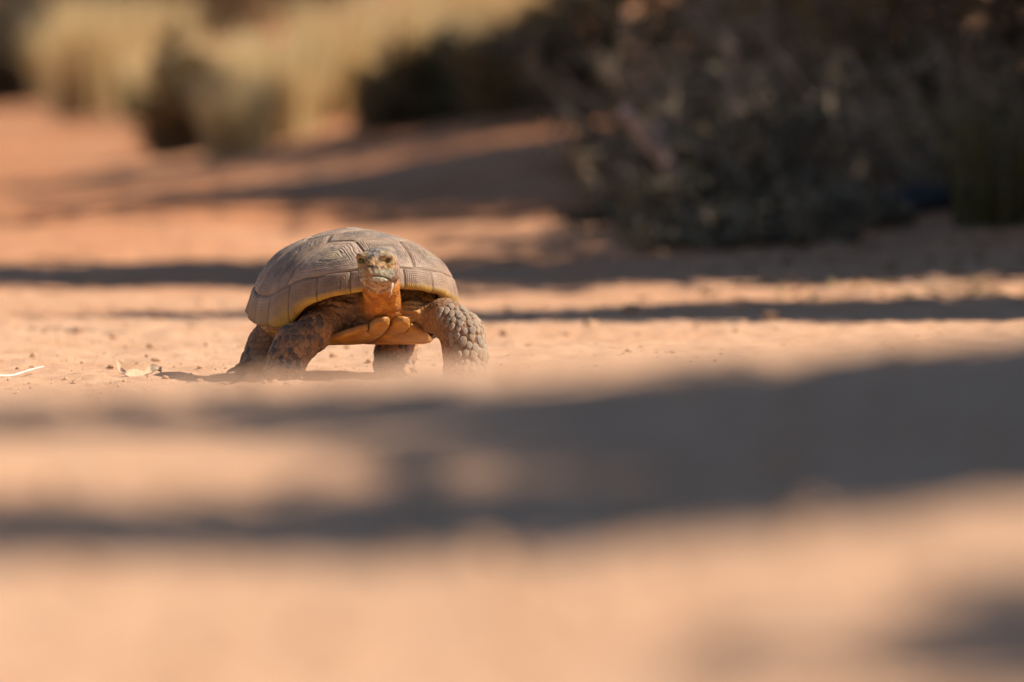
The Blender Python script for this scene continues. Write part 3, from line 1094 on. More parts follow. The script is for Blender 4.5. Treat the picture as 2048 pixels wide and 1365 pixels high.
# eyes
ey = N('eye_iris', 0.12, 0.6)
ey.col(ey.mix(ey.noise(900, 3, ey.coords()), (0.13, 0.125, 0.03), (0.06, 0.068, 0.02)))
pu = N('eye_pupil', 0.08, 0.7); pu.col((0.008, 0.007, 0.006))


def ball(r, flat=1.0, nu_=18, nv_=10):
    th = np.linspace(0, math.pi, nv_ + 1)[1:-1]; ph = np.arange(nu_) * 2 * math.pi / nu_
    V = [np.array([[0, 0, r * flat]])]
    for t_ in th: V.append(np.stack([r * math.sin(t_) * np.cos(ph), r * math.sin(t_) * np.sin(ph), np.full(nu_, r * flat * math.cos(t_))], -1))
    V.append(np.array([[0, 0, -r * flat]])); V = np.concatenate(V)
    m = nv_ - 1
    i = 1 + np.arange(m - 1)[:, None] * nu_; j = np.arange(nu_)[None, :]; j2 = (j + 1) % nu_
    F = np.stack([i + j, i + nu_ + j, i + nu_ + j2, i + j2], -1).reshape(-1, 4)
    jj = np.arange(nu_); e0 = 1 + (m - 1) * nu_
    return V, [F, np.concatenate([np.stack([np.zeros(nu_, int), 1 + jj, 1 + (jj + 1) % nu_], -1), np.stack([np.full(nu_, len(V) - 1), e0 + (jj + 1) % nu_, e0 + jj], -1)])]


eye_me = mk_mesh('eye', *ball(.0032)); eye_me.materials.append(ey.m)
pup_me = mk_mesh('pupil', *ball(.0016, .35)); pup_me.materials.append(pu.m)
for e_, dirv in ((eyeR + [.0012, -.0019, -.0004], (.34, -1, -.02)), (eyeL + [-.0022, -.0017, -.0004], (-.75, -1, -.02))):
    o = obj('eye', eye_me, None, tort)
    o.location = e_
    o.rotation_euler = Vector(dirv).to_track_quat('Z', 'Y').to_euler()
    p = obj('pupil', pup_me, None, o)
    p.location = (0, 0, .0029)

# flake of shed skin hanging from the chin
pth = np.array([L(789, 566, -.164), L(787, 574, -.1655), L(784, 580, -.165), L(786, 586, -.1645), L(782, 594, -.164)])
Vc, Fc = tubes([pth], [np.array([.0012, .0015, .0019, .0012, .0005])], 6)
obj('shed_skin', mk_mesh('shed_skin', Vc, Fc), M_DRYLEAF, tort)


# ------------------------------------------------------------------ plants
def blades(n, rad, h, seed, lean=0.35, w=0.0022, hvar=0.35, seg=4, dirlean=(0, 0)):
    r_ = np.random.default_rng(seed)
    a = r_.uniform(0, 2 * math.pi, n); rr_ = rad * np.sqrt(r_.uniform(0, 1, n)) * .55
    bx, by = rr_ * np.cos(a), rr_ * np.sin(a)
    hgt = h * (1 - hvar * r_.uniform(0, 1, n) ** 1.3)
    la = a + r_.normal(0, .6, n)
    ln = lean * np.abs(r_.normal(.6, .5, n)) * hgt
    t = np.linspace(0, 1, seg + 1)
    cx = bx[:, None] + (np.cos(la) * ln + dirlean[0] * hgt)[:, None] * t ** 1.8
    cy_ = by[:, None] + (np.sin(la) * ln + dirlean[1] * hgt)[:, None] * t ** 1.8
    cz = hgt[:, None] * (t - .18 * t ** 3 * (ln / (hgt + 1e-6))[:, None]) - 0.01
    wa = r_.uniform(0, math.pi, n)
    ww = w * r_.uniform(.6, 1.3, n)[:, None] * (1 - .85 * t)
    ox, oy = np.cos(wa)[:, None] * ww, np.sin(wa)[:, None] * ww
    P = np.stack([np.stack([cx - ox, cy_ - oy, cz], -1), np.stack([cx + ox, cy_ + oy, cz], -1)], 2)  # n,seg+1,2,3
    V = P.reshape(-1, 3)
    st = (seg + 1) * 2
    i = np.arange(n)[:, None] * st + np.arange(seg)[None, :] * 2
    F = np.stack([i, i + 1, i + 3, i + 2], -1).reshape(-1, 4)
    tint = np.repeat(r_.uniform(0, 1, n), st)
    return V, F, tint


def grass(name, base, rad, h, n, mat, label, cat='grass', group=None, seed=1, **kw):
    o = empty(name, tuple(base), label, cat, group)
    V, F, tn = blades(n, rad, h, seed, **kw)
    me = mk_mesh('blades', V, F, smooth=False); add_attr(me, 'tint', tn)
    obj('blades', me, mat, o)
    r_ = np.random.default_rng(seed + 500)
    paths, rads = [], []
    for q in range(max(5, n // 30)):
        a = r_.uniform(0, 6.28); b = rad * .4 * r_.uniform(0, 1); ln = h * r_.uniform(.7, 1.1)
        p0 = np.array([b * math.cos(a), b * math.sin(a), -.01]); le = r_.uniform(.05, .35) * ln
        paths.append(np.stack([p0 + np.array([math.cos(a) * le * t ** 1.6, math.sin(a) * le * t ** 1.6, ln * t]) for t in np.linspace(0, 1, 5)]))
        rads.append(np.linspace(.0016, .0007, 5))
    Vt, Ft = tubes(paths, rads, 4)
    me = mk_mesh('stems', Vt, Ft); add_attr(me, 'tint', np.full(len(Vt), .7))
    obj('stems', me, mat, o)
    return o


def leaf_cards(P, size, r_, aspect=2.2):
    n = len(P)
    d1 = r_.normal(size=(n, 3)); d1 /= np.linalg.norm(d1, axis=1, keepdims=True)
    d2 = np.cross(d1, r_.normal(size=(n, 3))); d2 /= np.linalg.norm(d2, axis=1, keepdims=True)
    s = size * r_.uniform(.6, 1.4, n)[:, None]
    a = d1 * s * aspect * .5; b = d2 * s * .5
    nn = np.cross(d1, d2) * s * .18
    V = np.stack([P - a, P + b * .9 + nn, P + a, P - b * .9 + nn], 1).reshape(-1, 3)
    F = (np.arange(n)[:, None] * 4 + np.arange(4)[None, :])
    return V, F


def shrub(name, base, h, rx, ry, mat, label, cat='shrub', group=None, seed=1, hmin=.55, stems=9, twigs=14, leaves=14, leaf=0.012, low=0.12, bark=None, shape=0.8, trunk=False, lean=(0, 0), spread=.05, sr=.012, top=0.35):
    r_ = np.random.default_rng(seed)
    o = empty(name, tuple(base), label, cat, group)
    paths, rads, pts = [], [], []
    if trunk:
        tt = np.linspace(0, 1, 6)
        wob_ = r_.normal(0, .02 * h, 2)
        tp = np.stack([wob_[0] * np.sin(tt * 3), wob_[1] * np.sin(tt * 2.3), tt * h * .55 - .03], -1)
        paths.append(tp); rads.append(np.linspace(sr * 2.2, sr * 1.2, 6))
    for s in range(stems):
        a = 2 * math.pi * (s + r_.uniform(-.4, .4)) / stems
        k = r_.uniform(.25, 1.0)
        if trunk:
            q = r_.uniform(.25, 1.0)
            p0 = np.array([np.interp(q, tt, tp[:, 0]), np.interp(q, tt, tp[:, 1]), q * h * .55 - .03])
        else:
            p0 = np.array([math.cos(a) * spread * k, math.sin(a) * spread * k, -.02])
        ht = h * r_.uniform(hmin, 1.0) * (1 - top * k ** 2)
        ht = max(ht, p0[2] + .1 * h)
        e = np.array([math.cos(a) * rx * k + lean[0] * ht * r_.uniform(.3, 1.3), math.sin(a) * ry * k + lean[1] * ht, ht])
        t = np.linspace(0, 1, 7)[:, None]
        P = p0 + (e - p0) * np.concatenate([t ** shape, t ** shape, t], 1)
        P[1:-1] += r_.normal(0, .02 * h, (5, 3)) * .7
        paths.append(P); rads.append(np.linspace(sr, sr * .3, 7))
        for w in range(twigs):
            u = r_.uniform(low, 1.0)
            q = np.array([np.interp(u, t[:, 0], P[:, c_]) for c_ in range(3)])
            dr = r_.normal(size=3); dr[2] = abs(dr[2]) * .6 - .15; dr /= np.linalg.norm(dr)
            ln = r_.uniform(.08, .24) * h * (.6 + .6 * (rx + ry) / (2 * h))
            tw = np.stack([q + dr * ln * g + np.array([0, 0, .12 * ln * math.sin(g * 3)]) for g in np.linspace(0, 1, 4)])
            tw[:, 2] = np.maximum(tw[:, 2], .012)
            paths.append(tw); rads.append(np.linspace(sr * .28, sr * .12, 4))
            if leaves:
                g = r_.uniform(.15, 1.05, leaves)
                pp = q + dr * ln * g[:, None] + r_.normal(0, .09 * ln + leaf * .5, (leaves, 3))
                pts.append(pp)
    Vt, Ft = tubes(paths, rads, 5)
    obj('trunk' if trunk else 'branches', mk_mesh('branches', Vt, Ft), bark or M_BARK, o)
    if leaves:
        P = np.concatenate(pts); P[:, 2] = np.maximum(P[:, 2], .008)
        V, F = leaf_cards(P, leaf, r_)
        me = mk_mesh('foliage', V, F, smooth=False)
        tn = np.clip(.5 + 1.1 * noise3(P / h * 5, seed) + r_.uniform(-.3, .3, len(P)), 0, 1)
        add_attr(me, 'tint', np.repeat(tn, 4))
        obj('crown' if trunk else 'foliage', me, mat, o)
    return o


def W(px, py, d):
    """size of a photo span in metres at distance d"""
    return px / FPX * d


# ---- grass tussocks and shrubs at the back, on the left
def gpl(px, py, dmin=9.0):
    return G(px, py, dmin)


g = gpl
grass('grass_tussock', g(205, 232), .17, .27, 800, M_GRASS, 'biggest and palest straw-yellow grass tussock, at the thin end of the bank', seed=21, lean=.22, w=.0034, hvar=.8)
grass('grass_tussock', g(120, 205), .10, .20, 500, M_GRASS, 'low straw grass tussock leaning against the biggest pale tussock', seed=22, lean=.35, w=.003, hvar=.8)
grass('grass_tussock', g(335, 200), .09, .23, 520, M_GRASS, 'slim upright straw tussock behind the small brown bush', seed=23, lean=.2, w=.003, hvar=.8)
shrub('small_bush', g(378, 303), .22, .085, .085, M_GRASSB, 'small dark olive-brown bush standing alone on the sunlit sand', seed=24, stems=16, twigs=18, leaves=22, leaf=.012, sr=.004, low=.03, spread=.04, shape=.55)
grass('grass_tussock', g(470, 312), .10, .17, 500, M_GRASS, 'short orange-tan tussock on bare sand next to the small brown bush', seed=25, lean=.30, w=.003, hvar=.6)
grass('grass_tussock', g(455, 235), .09, .18, 500, M_GRASS, 'upright tan tussock behind the short orange-tan one', seed=35, lean=.25, w=.003, hvar=.8)
grass('grass_tussock', g(560, 280), .13, .22, 650, M_GRASS, 'wide tan tussock between the short orange one and the tall one', seed=26, lean=.28, w=.003, hvar=.8)
grass('grass_tussock', g(665, 240), .13, .25, 700, M_GRASS, 'tall full tan tussock at the edge of the dark shade', seed=27, lean=.22, w=.003, hvar=.8)
grass('grass_tussock', g(800, 172), .11, .23, 450, M_GRASS, 'tan tussock rising out of the dark brush on the bank', seed=28, lean=.3, w=.003, hvar=.8)
grass('grass_tussock', g(930, 118), .15, .24, 600, M_GRASS, 'pinkish tan tussock high on the bank behind the dark brush', seed=29, lean=.32, w=.003, hvar=.8)
grass('grass_tussock', g(1040, 92), .14, .22, 500, M_GRASS, 'sunlit tussock high on the bank, neighbour of the pinkish one', seed=30, lean=.35, w=.003, hvar=.8)

BK = 'shrubs of the thicket along the top of the bank'
thicket = ((-60, 27, 1.0, .42, M_DARKLEAF, 'dark brown shrub beyond the low leaning straw tussock'), (90, 31, 1.1, .45, M_OLIVE, 'olive shrub behind the biggest pale tussock'),
           (290, 30, .9, .40, M_OLIVE, 'olive shrub behind the slim upright straw tussock'), (440, 28.5, .9, .36, M_GRASSB, 'brown leafy shrub behind the short orange-tan tussock'),
           (560, 33, 1.2, .50, M_OLIVE, 'tall olive shrub behind the wide tan tussock'), (640, 30, .7, .28, M_GRASSB, 'dark short shrub behind the tall full tan tussock'),
           (760, 33, 1.1, .45, M_GREYLEAF, 'grey-green shrub behind the tussock that rises out of dark brush'), (900, 36, 1.0, .45, M_GREYLEAF, 'grey-green shrub behind the pinkish tan tussock'),
           (1080, 37, 1.2, .5, M_OLIVE, 'olive shrub behind the highest sunlit tussock'), (1260, 34, 1.1, .45, M_DARKLEAF, 'dark shrub high on the bank beyond the pinkish broken branch'),
           (1450, 32, 1.1, .45, M_OLIVE, 'olive shrub high on the bank beyond the pale twigs'), (1680, 30, 1.1, .45, M_DARKLEAF, 'dark shrub behind the yellow-leaved bush'),
           (1900, 29, 1.1, .45, M_OLIVE, 'olive shrub behind the tallest dark bush'))
for k, (px, d, h, rx, mat, lb) in enumerate(thicket):
    x = (px - 1024) / FPX * d; y = d + CAM_Y
    shrub('desert_shrub', (x, y, hz(x, y)), h, rx, rx, mat, lb, group=BK, seed=60 + k, stems=13, twigs=16, leaves=16, leaf=.017, low=.02, spread=.16, sr=.008)

SCG = 'low scrub tufts filling the foot of the bank'
r_ = np.random.default_rng(808)
for q in range(34):
    px = r_.uniform(-40, 1230)
    yb = np.interp(px, [-40, 250, 420, 480, 700, 1230], [205, 235, 290, 295, 225, 175]) - r_.uniform(5, 75)
    kind = r_.integers(0, 4)
    m_, lb = ((M_GRASSB, 'low brown scrub tuft among the tussocks on the bank'), (M_GRASS, 'low straw-coloured scrub tuft among the tussocks on the bank'), (M_GRASSG, 'low olive scrub tuft among the tussocks on the bank'), (M_GRASSB, 'low brown scrub tuft among the tussocks on the bank'))[kind]
    if px > 1120: continue
    grass('scrub_tuft', g(px, yb), r_.uniform(.07, .13), r_.uniform(.09, .19), 220, m_, lb, 'scrub', SCG + (' (brown)', ' (straw)', ' (olive)', ' (brown)')[kind], seed=900 + q, lean=.5, w=.003, hvar=.7)
# ---- dark brush in the shade, middle and right
shrub('shaded_shrub', g(15, 215), .26, .11, .11, M_DARKLEAF, 'dark low shrub on the sand beside the low leaning straw tussock', seed=80, stems=12, twigs=14, leaves=14, leaf=.011, low=.02, spread=.05, sr=.005)
shrub('shaded_shrub', g(805, 258), .15, .10, .10, M_GRASSB, 'dark low shrub at the shade edge beside the tall tan tussock', seed=81, stems=12, twigs=14, leaves=16, leaf=.011, low=.02, spread=.06, sr=.005)
shrub('shaded_shrub', g(925, 240), .17, .13, .14, M_OLIVE, 'dark olive low shrub in deep shade under the bank', seed=82, stems=14, twigs=16, leaves=16, leaf=.011, low=.02, spread=.08, sr=.005)
shrub('shaded_shrub', g(1060, 230), .21, .13, .14, M_GRASSB, 'dark brown low shrub between two olive ones on the shaded bank', seed=83, stems=13, twigs=16, leaves=14, leaf=.011, low=.02, spread=.08, sr=.005)
shrub('shaded_shrub', g(1185, 232), .26, .14, .14, M_GREYLEAF, 'olive low shrub in shade above the pinkish broken branch', seed=84, stems=12, twigs=16, leaves=14, leaf=.011, low=.02, spread=.08, sr=.005)

# twiggy brush on the right
RB = 'grey twiggy brush beside the track'
shrub('twiggy_bush', g(1365, 478), .095, .12, .09, M_GREYLEAF, 'low grey-green twiggy bush spilling onto the track, with sunlit sand at its tip', seed=91, stems=14, twigs=16, leaves=7, leaf=.008, low=.02, bark=M_TWIG, spread=.05, sr=.004)
shrub('twiggy_bush', g(1490, 440), .20, .16, .13, M_GREYLEAF, 'grey-green twiggy bush behind the low one by the track', seed=92, stems=14, twigs=18, leaves=8, leaf=.008, low=.02, bark=M_TWIG, spread=.06, sr=.004)
shrub('twiggy_bush', g(1560, 375), .30, .24, .18, M_GREYLEAF, 'tall bush of pale grey twigs in the shade of the right bank', seed=93, stems=16, twigs=22, leaves=4, leaf=.008, low=.02, bark=M_TWIG, spread=.07, sr=.005, top=.4, lean=(-.6, 0))
shrub('twiggy_bush', g(1760, 330), .55, .26, .20, M_GRASSB, 'dark tangled bush behind the blue-black rock', seed=94, stems=18, twigs=20, leaves=9, leaf=.010, low=.02, spread=.09, sr=.006, top=.2)
shrub('twiggy_bush', g(1960, 300), .65, .28, .22, M_GRASSB, 'tallest dark bush on the right bank', seed=95, stems=18, twigs=20, leaves=11, leaf=.010, low=.02, spread=.10, sr=.006, top=.2)
shrub('twiggy_bush', g(1480, 262), .50, .24, .2, M_GRASSB, 'dark leafy bush on the bank above the pale twigs', seed=96, stems=16, twigs=18, leaves=14, leaf=.012, low=.02, spread=.09, sr=.005, top=.2)
shrub('twiggy_bush', g(1690, 265), .32, .22, .15, M_GREYLEAF, 'leafless tangle of pale twigs between two dark bushes', seed=100, stems=14, twigs=18, leaves=3, leaf=.012, low=.1, bark=M_TWIG, spread=.06, sr=.0045, top=.4, lean=(-.6, 0))
for q, (px, py, h, rx) in enumerate(((1330, 405, .13, .16), (1420, 345, .20, .2), (1540, 445, .13, .2), (1660, 400, .18, .2), (1740, 300, .28, .24), (1880, 345, .26, .24), (2020, 400, .24, .2), (1620, 300, .30, .24), (1800, 250, .34, .26), (1490, 380, .18, .2), (1290, 455, .055, .10), (1430, 492, .06, .12), (1580, 480, .07, .14), (1680, 455, .06, .12))):
    shrub('dry_brush', g(px, py), h, rx, rx * .9, M_GREYLEAF, 'leafless tangle of dry grey-brown twigs on the right bank', 'brush', 'tangles of dry brush on the right bank', seed=700 + q, stems=18, twigs=22, leaves=2, leaf=.009, low=.02, bark=M_TWIG, spread=.08, sr=.0046, top=.45, lean=(-.75, -.15), shape=.7, hmin=.3)
shrub('yellow_bush', g(1700, 140), .50, .2, .16, M_YELLOWLEAF, 'yellow-leaved bush catching sun behind the dark brush', seed=97, stems=10, twigs=14, leaves=9, leaf=.014, low=.3, spread=.06, sr=.005, top=.2)
grass('grass_tussock', g(1995, 448), .10, .20, 150, M_GRASSG, 'olive-green grass tussock in shade beside the blue-black rock', seed=98, lean=.3, w=.0026)
grass('grass_tussock', g(1860, 352), .06, .12, 200, M_GRASSB, 'thin brown grass tuft behind the blue-black rock', seed=99, lean=.4, w=.0022)


# ---- stones, clods, sticks
def rock_mesh(name, seed, nu_=20, nv_=12, rough=.22, flat=.75, freq=2.0):
    V, F = ball(1.0, 1.0, nu_, nv_)
    n = V / np.linalg.norm(V, axis=1, keepdims=True)
    r_ = 1 + rough * 2 * noise3(n * freq + seed * 3.7, seed) + rough * .8 * noise3(n * freq * 2.7 + seed, seed + 1)
    V = n * r_[:, None]; V[:, 2] *= flat
    return mk_mesh(name, V, F)


def rock(name, p, r, mat, label, seed, scale=(1, 1, 1), flat=.75, sink=.25, group=None, cat='stone'):
    o = obj(name, rock_mesh(name, seed, flat=flat), mat)
    o.location = (p[0], p[1], p[2] + r * flat * scale[2] * (1 - sink) * .85)
    o.scale = (r * scale[0], r * scale[1], r * scale[2])
    o.rotation_euler = (0, 0, seed * 1.3)
    return tag(o, label, cat, group)


def at(px, d):
    x = (px - 1024) / FPX * d; y = d + CAM_Y
    return np.array([x, y, hz(x, y)])


rock('dark_rock', g(1842, 425), .060, M_BLUEROCK, 'blue-black rock lying in the shade under the right bank', 3, (1.25, .8, .6), flat=.6)
rock('dirt_clod', at(497, 10.84), .0062, M_CLOD, 'round pinkish dirt clod in front of the lifted heel of the front foot', 5, (1.05, 1, 1.05), flat=.9, sink=.1, cat='clod')
clods = [(548, 10.80, .0035), (528, 10.78, .0028), (575, 10.78, .003), (640, 10.80, .0022), (452, 10.82, .0030), (398, 10.9, .0032), (330, 10.92, .0030), (352, 10.86, .0022),
         (668, 11.6, .0045), (695, 11.9, .004), (155, 12.35, .0065), (118, 12.3, .0048), (70, 12.35, .0060), (240, 11.4, .0035), (300, 11.85, .0035), (228, 12.15, .0045),
         (36, 11.2, .0028), (62, 11.0, .0025), (1010, 12.2, .0055), (1060, 11.9, .0045), (1180, 12.6, .008), (1265, 12.9, .009), (1400, 12.4, .007), (1540, 12.7, .009), (1120, 11.7, .0045)]
for q, (px, d, r0) in enumerate(clods):
    rock('dirt_clod', at(px, d), r0, M_CLOD, 'small crumbly tan dirt clod on the sand around the tortoise', 10 + q, (1.2, 1, .9), group='small dirt clods on the sand', cat='clod')

r_ = np.random.default_rng(123)
for q in range(45):
    d = r_.uniform(10.75, 13.6); px = r_.uniform(-20, 1500 if d > 11.4 else 460)
    if abs((px - 1024) / FPX * d - TX) < .13 and abs(d - 11) < .16: continue
    rock('dirt_clod', at(px, d), r_.uniform(.0016, .0042), M_CLOD, 'small crumbly tan dirt clod on the sand around the tortoise', 60 + q, (1.2, 1, .9), group='small dirt clods on the sand', cat='clod')
# white stick, curled leaf, twigs
def stick(name, pts, r0, mat, label, cat='stick', group=None, fork=None):
    pts = np.array(pts)
    c0 = pts[0].copy()
    P = pts - c0
    tq = np.linspace(0, 1, len(P)); tt = np.linspace(0, 1, 14)
    P = np.stack([np.interp(tt, tq, P[:, k]) for k in range(3)], -1)
    P[1:-1] = (P[:-2] + 2 * P[1:-1] + P[2:]) / 4
    rr_ = r0 * (1 - .45 * tt) * (1 + .12 * np.sin(tt * 31))
    paths, rads = [P], [rr_]
    if fork is not None:
        f = np.asarray(fork, float)
        q0 = P[7]
        paths.append(np.stack([q0 + f * g_ for g_ in np.linspace(0, 1, 5)])); rads.append(np.linspace(r0 * .6, r0 * .25, 5))
    V, F = tubes(paths, rads, 8)
    o = obj(name, mk_mesh(name, V, F), mat, loc=tuple(c0))
    return tag(o, label, cat, group)


a = at(-45, 10.90); b = at(20, 10.98); c_ = at(60, 11.03); e_ = at(86, 11.06)
stick('white_twig', [a + [0, 0, .003], b + [0, 0, .0035], c_ + [0, 0, .005], e_ + [0, 0, .0075]], .0017, M_PALESTICK, 'bleached white twig lying flat on the sand', 'twig')
pts = [at(233, 10.97) + [0, 0, .011], at(240, 10.97) + [0, 0, .005], at(252, 10.96) + [0, 0, .0025], at(270, 10.97) + [0, 0, .003], at(288, 10.98) + [0, 0, .0045], at(300, 10.99) + [0, 0, .0085], at(312, 10.99) + [0, 0, .010], at(323, 10.99) + [0, 0, .0075]]
P = np.array(pts); tq = np.linspace(0, 1, len(P)); tt = np.linspace(0, 1, 22)
P = np.stack([np.interp(tt, tq, P[:, k]) for k in range(3)], -1)
wd = .0050 * np.sin(np.pi * np.clip(tt * .94 + .03, 0, 1)) ** .6
rows = []
for s in (-1, -.5, 0, .5, 1):
    Q = P.copy(); Q[:, 1] += s * wd; Q[:, 2] += .0030 * s + .0018 * s * s + (.0012 * np.sin(tt * 19) * s)
    rows.append(Q)
Vl = np.concatenate(rows); nl = 22
i = np.arange(4)[:, None] * nl + np.arange(nl - 1)[None, :]
Fl = np.stack([i, i + 1, i + nl + 1, i + nl], -1).reshape(-1, 4)
me = mk_mesh('curled_leaf', np.concatenate([Vl - P[0], Vl - P[0] + [0, 0, .0006]]), np.concatenate([Fl, Fl[:, ::-1] + len(Vl)]))
tag(obj('curled_leaf', me, M_DRYLEAF, loc=tuple(P[0])), 'curled dry leaf at the tip of the tortoise shadow', 'leaf')
for q, (px, d, ln, az) in enumerate(((80, 12.38, .03, .2), (130, 12.33, .035, -.2), (200, 12.3, .03, .1), (640, 11.9, .02, .5), (1105, 12.9, .05, .1), (1320, 13.1, .06, .3), (1620, 13.4, .08, -.1), (1800, 13.6, .09, .15))):
    p0 = at(px, d); p1 = np.array([p0[0] + ln * math.cos(az), p0[1] + ln * math.sin(az), 0]); p1[2] = hz(p1[0], p1[1])
    stick('dry_twig', [p0 + [0, 0, .002], (p0 + p1) / 2 + [0, 0, .004], p1 + [0, 0, .002]], .0016, M_TWIG, 'small grey twig lying on the sand behind the tortoise', 'twig', 'grey twigs on the sand')
# pink broken branch in the shade
p0 = g(1420, 452); dA = p0[1] - CAM_Y
sc1 = dA / FPX
stick('broken_branch', [p0 + [0, 0, -.006], p0 + np.array([-42 * sc1, -.02, 55 * sc1]), p0 + np.array([-90 * sc1, -.04, 112 * sc1]), p0 + np.array([-135 * sc1, -.06, 170 * sc1]), p0 + np.array([-175 * sc1, -.08, 217 * sc1])], 21 * sc1, M_PINKWOOD, 'pinkish broken dead branch leaning up out of the low grey-green bush', 'branch', fork=np.array([-.004, .02, .05]))

# fine gravel nobody could count
r_ = np.random.default_rng(77)
ng = 2600
gd = np.concatenate([r_.uniform(9.8, 13.2, 1700), r_.uniform(13.2, 22, 600), r_.uniform(3.5, 8, 300)])
gx = r_.uniform(-1, 1, ng) * .052 * gd
gr_ = r_.lognormal(-6.65, .45, ng) * np.where(gd > 13.2, 1.7, np.where(gd < 8, 3.2, 1.0))
keep = ~((np.abs(gx - TX) < .14) & (np.abs(gd - 11) < .18) & (gr_ > .0016))
gd, gx, gr_ = gd[keep], gx[keep], gr_[keep]; ng = len(gd)
bvm, bff = ball(1.0, .75, 6, 4)
gz = H(gx, gd + CAM_Y)
Vg = bvm[None] * gr_[:, None, None] * r_.uniform(.6, 1.35, (ng, len(bvm), 1)) + np.stack([gx, gd + CAM_Y, gz + gr_ * .2], -1)[:, None, :]
Fg = [(f[None] + (np.arange(ng) * len(bvm))[:, None, None]).reshape(-1, f.shape[1]) for f in bff]
tag(obj('gravel', mk_mesh('gravel', Vg.reshape(-1, 3), Fg, smooth=False), M_CLOD), 'fine tan gravel and crumbs strewn over the sandy track', 'gravel', kind='stuff')

# leaf and twig litter under the brush
r_ = np.random.default_rng(91)
nl_ = 5200
ld = r_.uniform(13.2, 24, nl_)
lx = np.where(r_.uniform(0, 1, nl_) < .8, r_.uniform(.10, .053 * ld), r_.uniform(-.05 * ld, .1))
kp = (lx > .10) & (r_.uniform(0, 1, nl_) < sstep(.02, .35, lx - .10 + .02 * (ld - 13.2))) | ((ld > 20.5) & (lx < .1))
ld, lx = ld[kp], lx[kp]
Pl = np.stack([lx, ld + CAM_Y, H(lx, ld + CAM_Y) + .003], -1)
Vl_, Fl_ = leaf_cards(Pl, .009, r_, 2.6)
Vl_ = Pl.repeat(4, 0) + (Vl_ - Pl.repeat(4, 0)) * np.array([1, 1, .35])
me = mk_mesh('leaf_litter', Vl_, Fl_, smooth=False); add_attr(me, 'tint', np.repeat(r_.uniform(0, 1, len(Pl)), 4))
tag(obj('leaf_litter', me, M_GRASSB), 'brown leaf and twig litter strewn under the brush', 'litter', kind='stuff')

# ------------------------------------------------------------------ shrubs and trees beside the track, whose shade crosses it
SG = 'leafy shrubs standing along the right side of the track'
SL = 'leafy desert shrub standing along the right side of the track'
TG = 'small desert trees standing on the right bank'
TL = 'small desert tree with a broad leafy crown on the right bank'


def caster(tip, xs, width, seed, mat=M_OLIVE, dens=1.0, depth=None, leaf=.03, hmin=.25):
    """a shrub at x = xs whose top throws its shade to the ground point tip"""
    t = (xs - tip[0]) / SUN[0]
    y = tip[1] + t * SUN[1]
    z0 = hz(xs, y)
    h = tip[2] + t * SUN[2] - z0
    st = int(24 * dens) + 4
    return shrub('roadside_shrub', (xs, y, z0), h, width, (depth or width), mat, SL, group=SG, seed=seed, stems=st, twigs=20, leaves=18, leaf=leaf, low=.02, spread=width * .7, sr=.008, shape=.5, top=.2, hmin=hmin)


def tree(x, d, h, rx, ry, seed, stems=40):
    y = d - 0.5 + CAM_Y
    return shrub('desert_tree', (x, y, hz(x, y)), h, rx, ry, M_OLIVE, TL, 'tree', TG, seed=seed, stems=stems, twigs=22, leaves=22, leaf=.040, low=.15, sr=.018, shape=.7, trunk=True, top=.25)


def fp(px, d):
    x = (px - 1024) / FPX * d; y = d + CAM_Y
    return np.array([x, y, hz(x, y)])


# over the near rise
caster(fp(-1300, 5.58), 1.45, .15, 201, dens=2.2, depth=.14, hmin=.6)
caster(fp(-400, 6.52), 1.4, .10, 202, dens=1.1, depth=.08, hmin=.45)
caster(fp(800, 6.38), 1.35, .18, 203, dens=2.0, depth=.26, hmin=.45)
caster(fp(1020, 6.14), 1.5, .18, 208, dens=2.8, depth=.25, hmin=.72)
caster(fp(1040, 5.86), 1.6, .18, 204, dens=3.0, depth=.26, hmin=.72)
caster(fp(1350, 6.5), 1.75, .16, 206, dens=1.8, depth=.24, hmin=.5)
caster(fp(1350, 5.72), 1.3, .12, 207, dens=1.2, depth=.14, hmin=.4)
caster(fp(1480, 4.60), 1.3, .16, 205, dens=2.2, depth=.44, leaf=.028, hmin=.4)
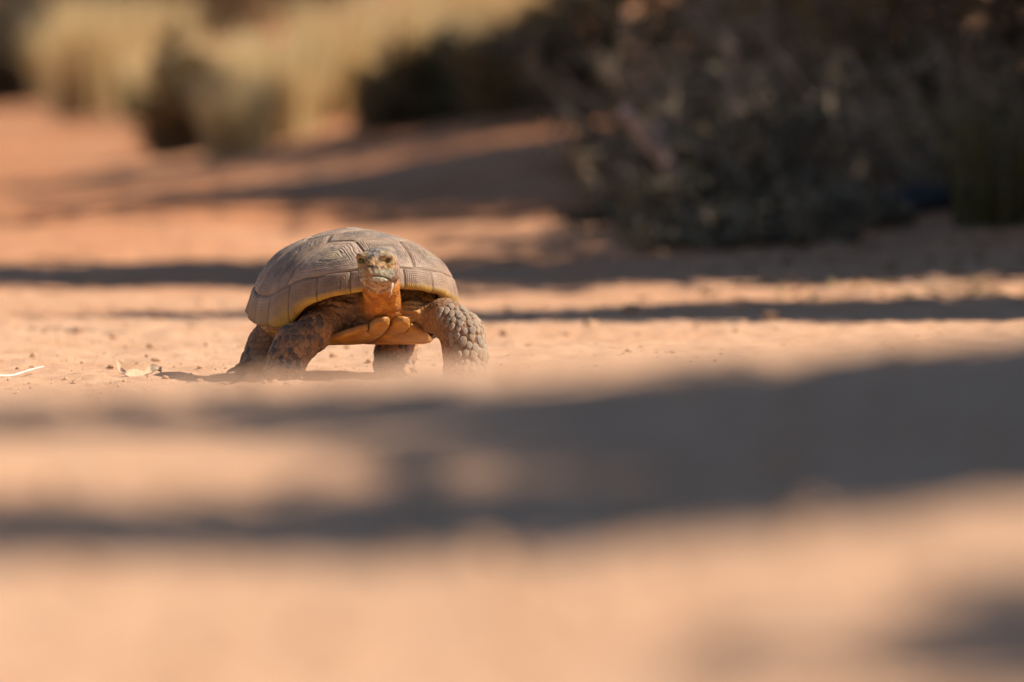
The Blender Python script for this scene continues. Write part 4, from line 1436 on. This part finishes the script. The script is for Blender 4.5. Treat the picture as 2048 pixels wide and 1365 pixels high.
# thin bands behind the tortoise
for q, (px, py, xs, wd_, dp) in enumerate(((-420, 556, 1.6, .22, .30), (60, 630, 1.5, .08, .09), (850, 634, 1.4, .07, .08), (1200, 560, 1.5, .15, .2), (1050, 617, 1.7, .06, .08), (760, 505, 1.9, .2, .32), (1150, 455, 2.0, .3, .45))):
    caster(g(px, py), xs, wd_, 220 + q, dens=1.4, depth=dp, leaf=.03 if wd_ > .09 else .018, hmin=.9 if q == 0 else .55)
# broad shade on the bank
caster(g(1480, 440), 1.6, .22, 240, dens=1.5, depth=.35)
tree(2.3, 18.0, 2.75, .9, .50, 301, 40)
tree(2.4, 17.3, 2.65, 1.15, 1.05, 305, 62)
tree(3.4, 21.9, 2.8, 1.4, 1.3, 302, 13)
tree(2.25, 14.6, 1.9, .8, .6, 303, 22)
tree(2.5, 16.2, 2.2, .9, .6, 306, 9)
tree(2.75, 19.7, 2.7, 1.3, 1.1, 304, 36)

# more of the thicket and tussocks beyond the left side of the track
for q, (x, d, h, rx) in enumerate(((-2.6, 24, .8, .4), (-3.6, 29, 1.1, .5), (-2.2, 31, 1.0, .45), (-5.0, 26, 1.2, .6), (-5.5, 33, 1.3, .6), (-7.5, 30, 1.3, .7), (4.8, 27, 1.2, .6), (6.5, 33, 1.4, .7), (5.2, 21, 1.1, .5), (2.6, 38, 1.2, .6), (4.2, 42, 1.3, .7), (-3.4, 40, 1.2, .6))):
    shrub('desert_shrub', (x, d + CAM_Y, hz(x, d + CAM_Y)), h, rx, rx, (M_OLIVE, M_GREYLEAF, M_DARKLEAF)[q % 3], 'desert shrub standing off to one side of the track', group='desert shrubs off to the sides', seed=400 + q, stems=12, twigs=14, leaves=14, leaf=.022, low=.02, spread=.16, sr=.008)
for q, (x, d) in enumerate(((-1.7, 22.5), (-1.9, 25), (-2.8, 22), (-3.2, 25.5), (-4.2, 23), (-1.6, 27.5))):
    grass('grass_tussock', (x, d + CAM_Y, hz(x, d + CAM_Y)), .13, .24, 400, M_GRASS, 'straw grass tussock off to the left of the track', group='straw tussocks off to the left', seed=430 + q, lean=.3, w=.0032, hvar=.8)
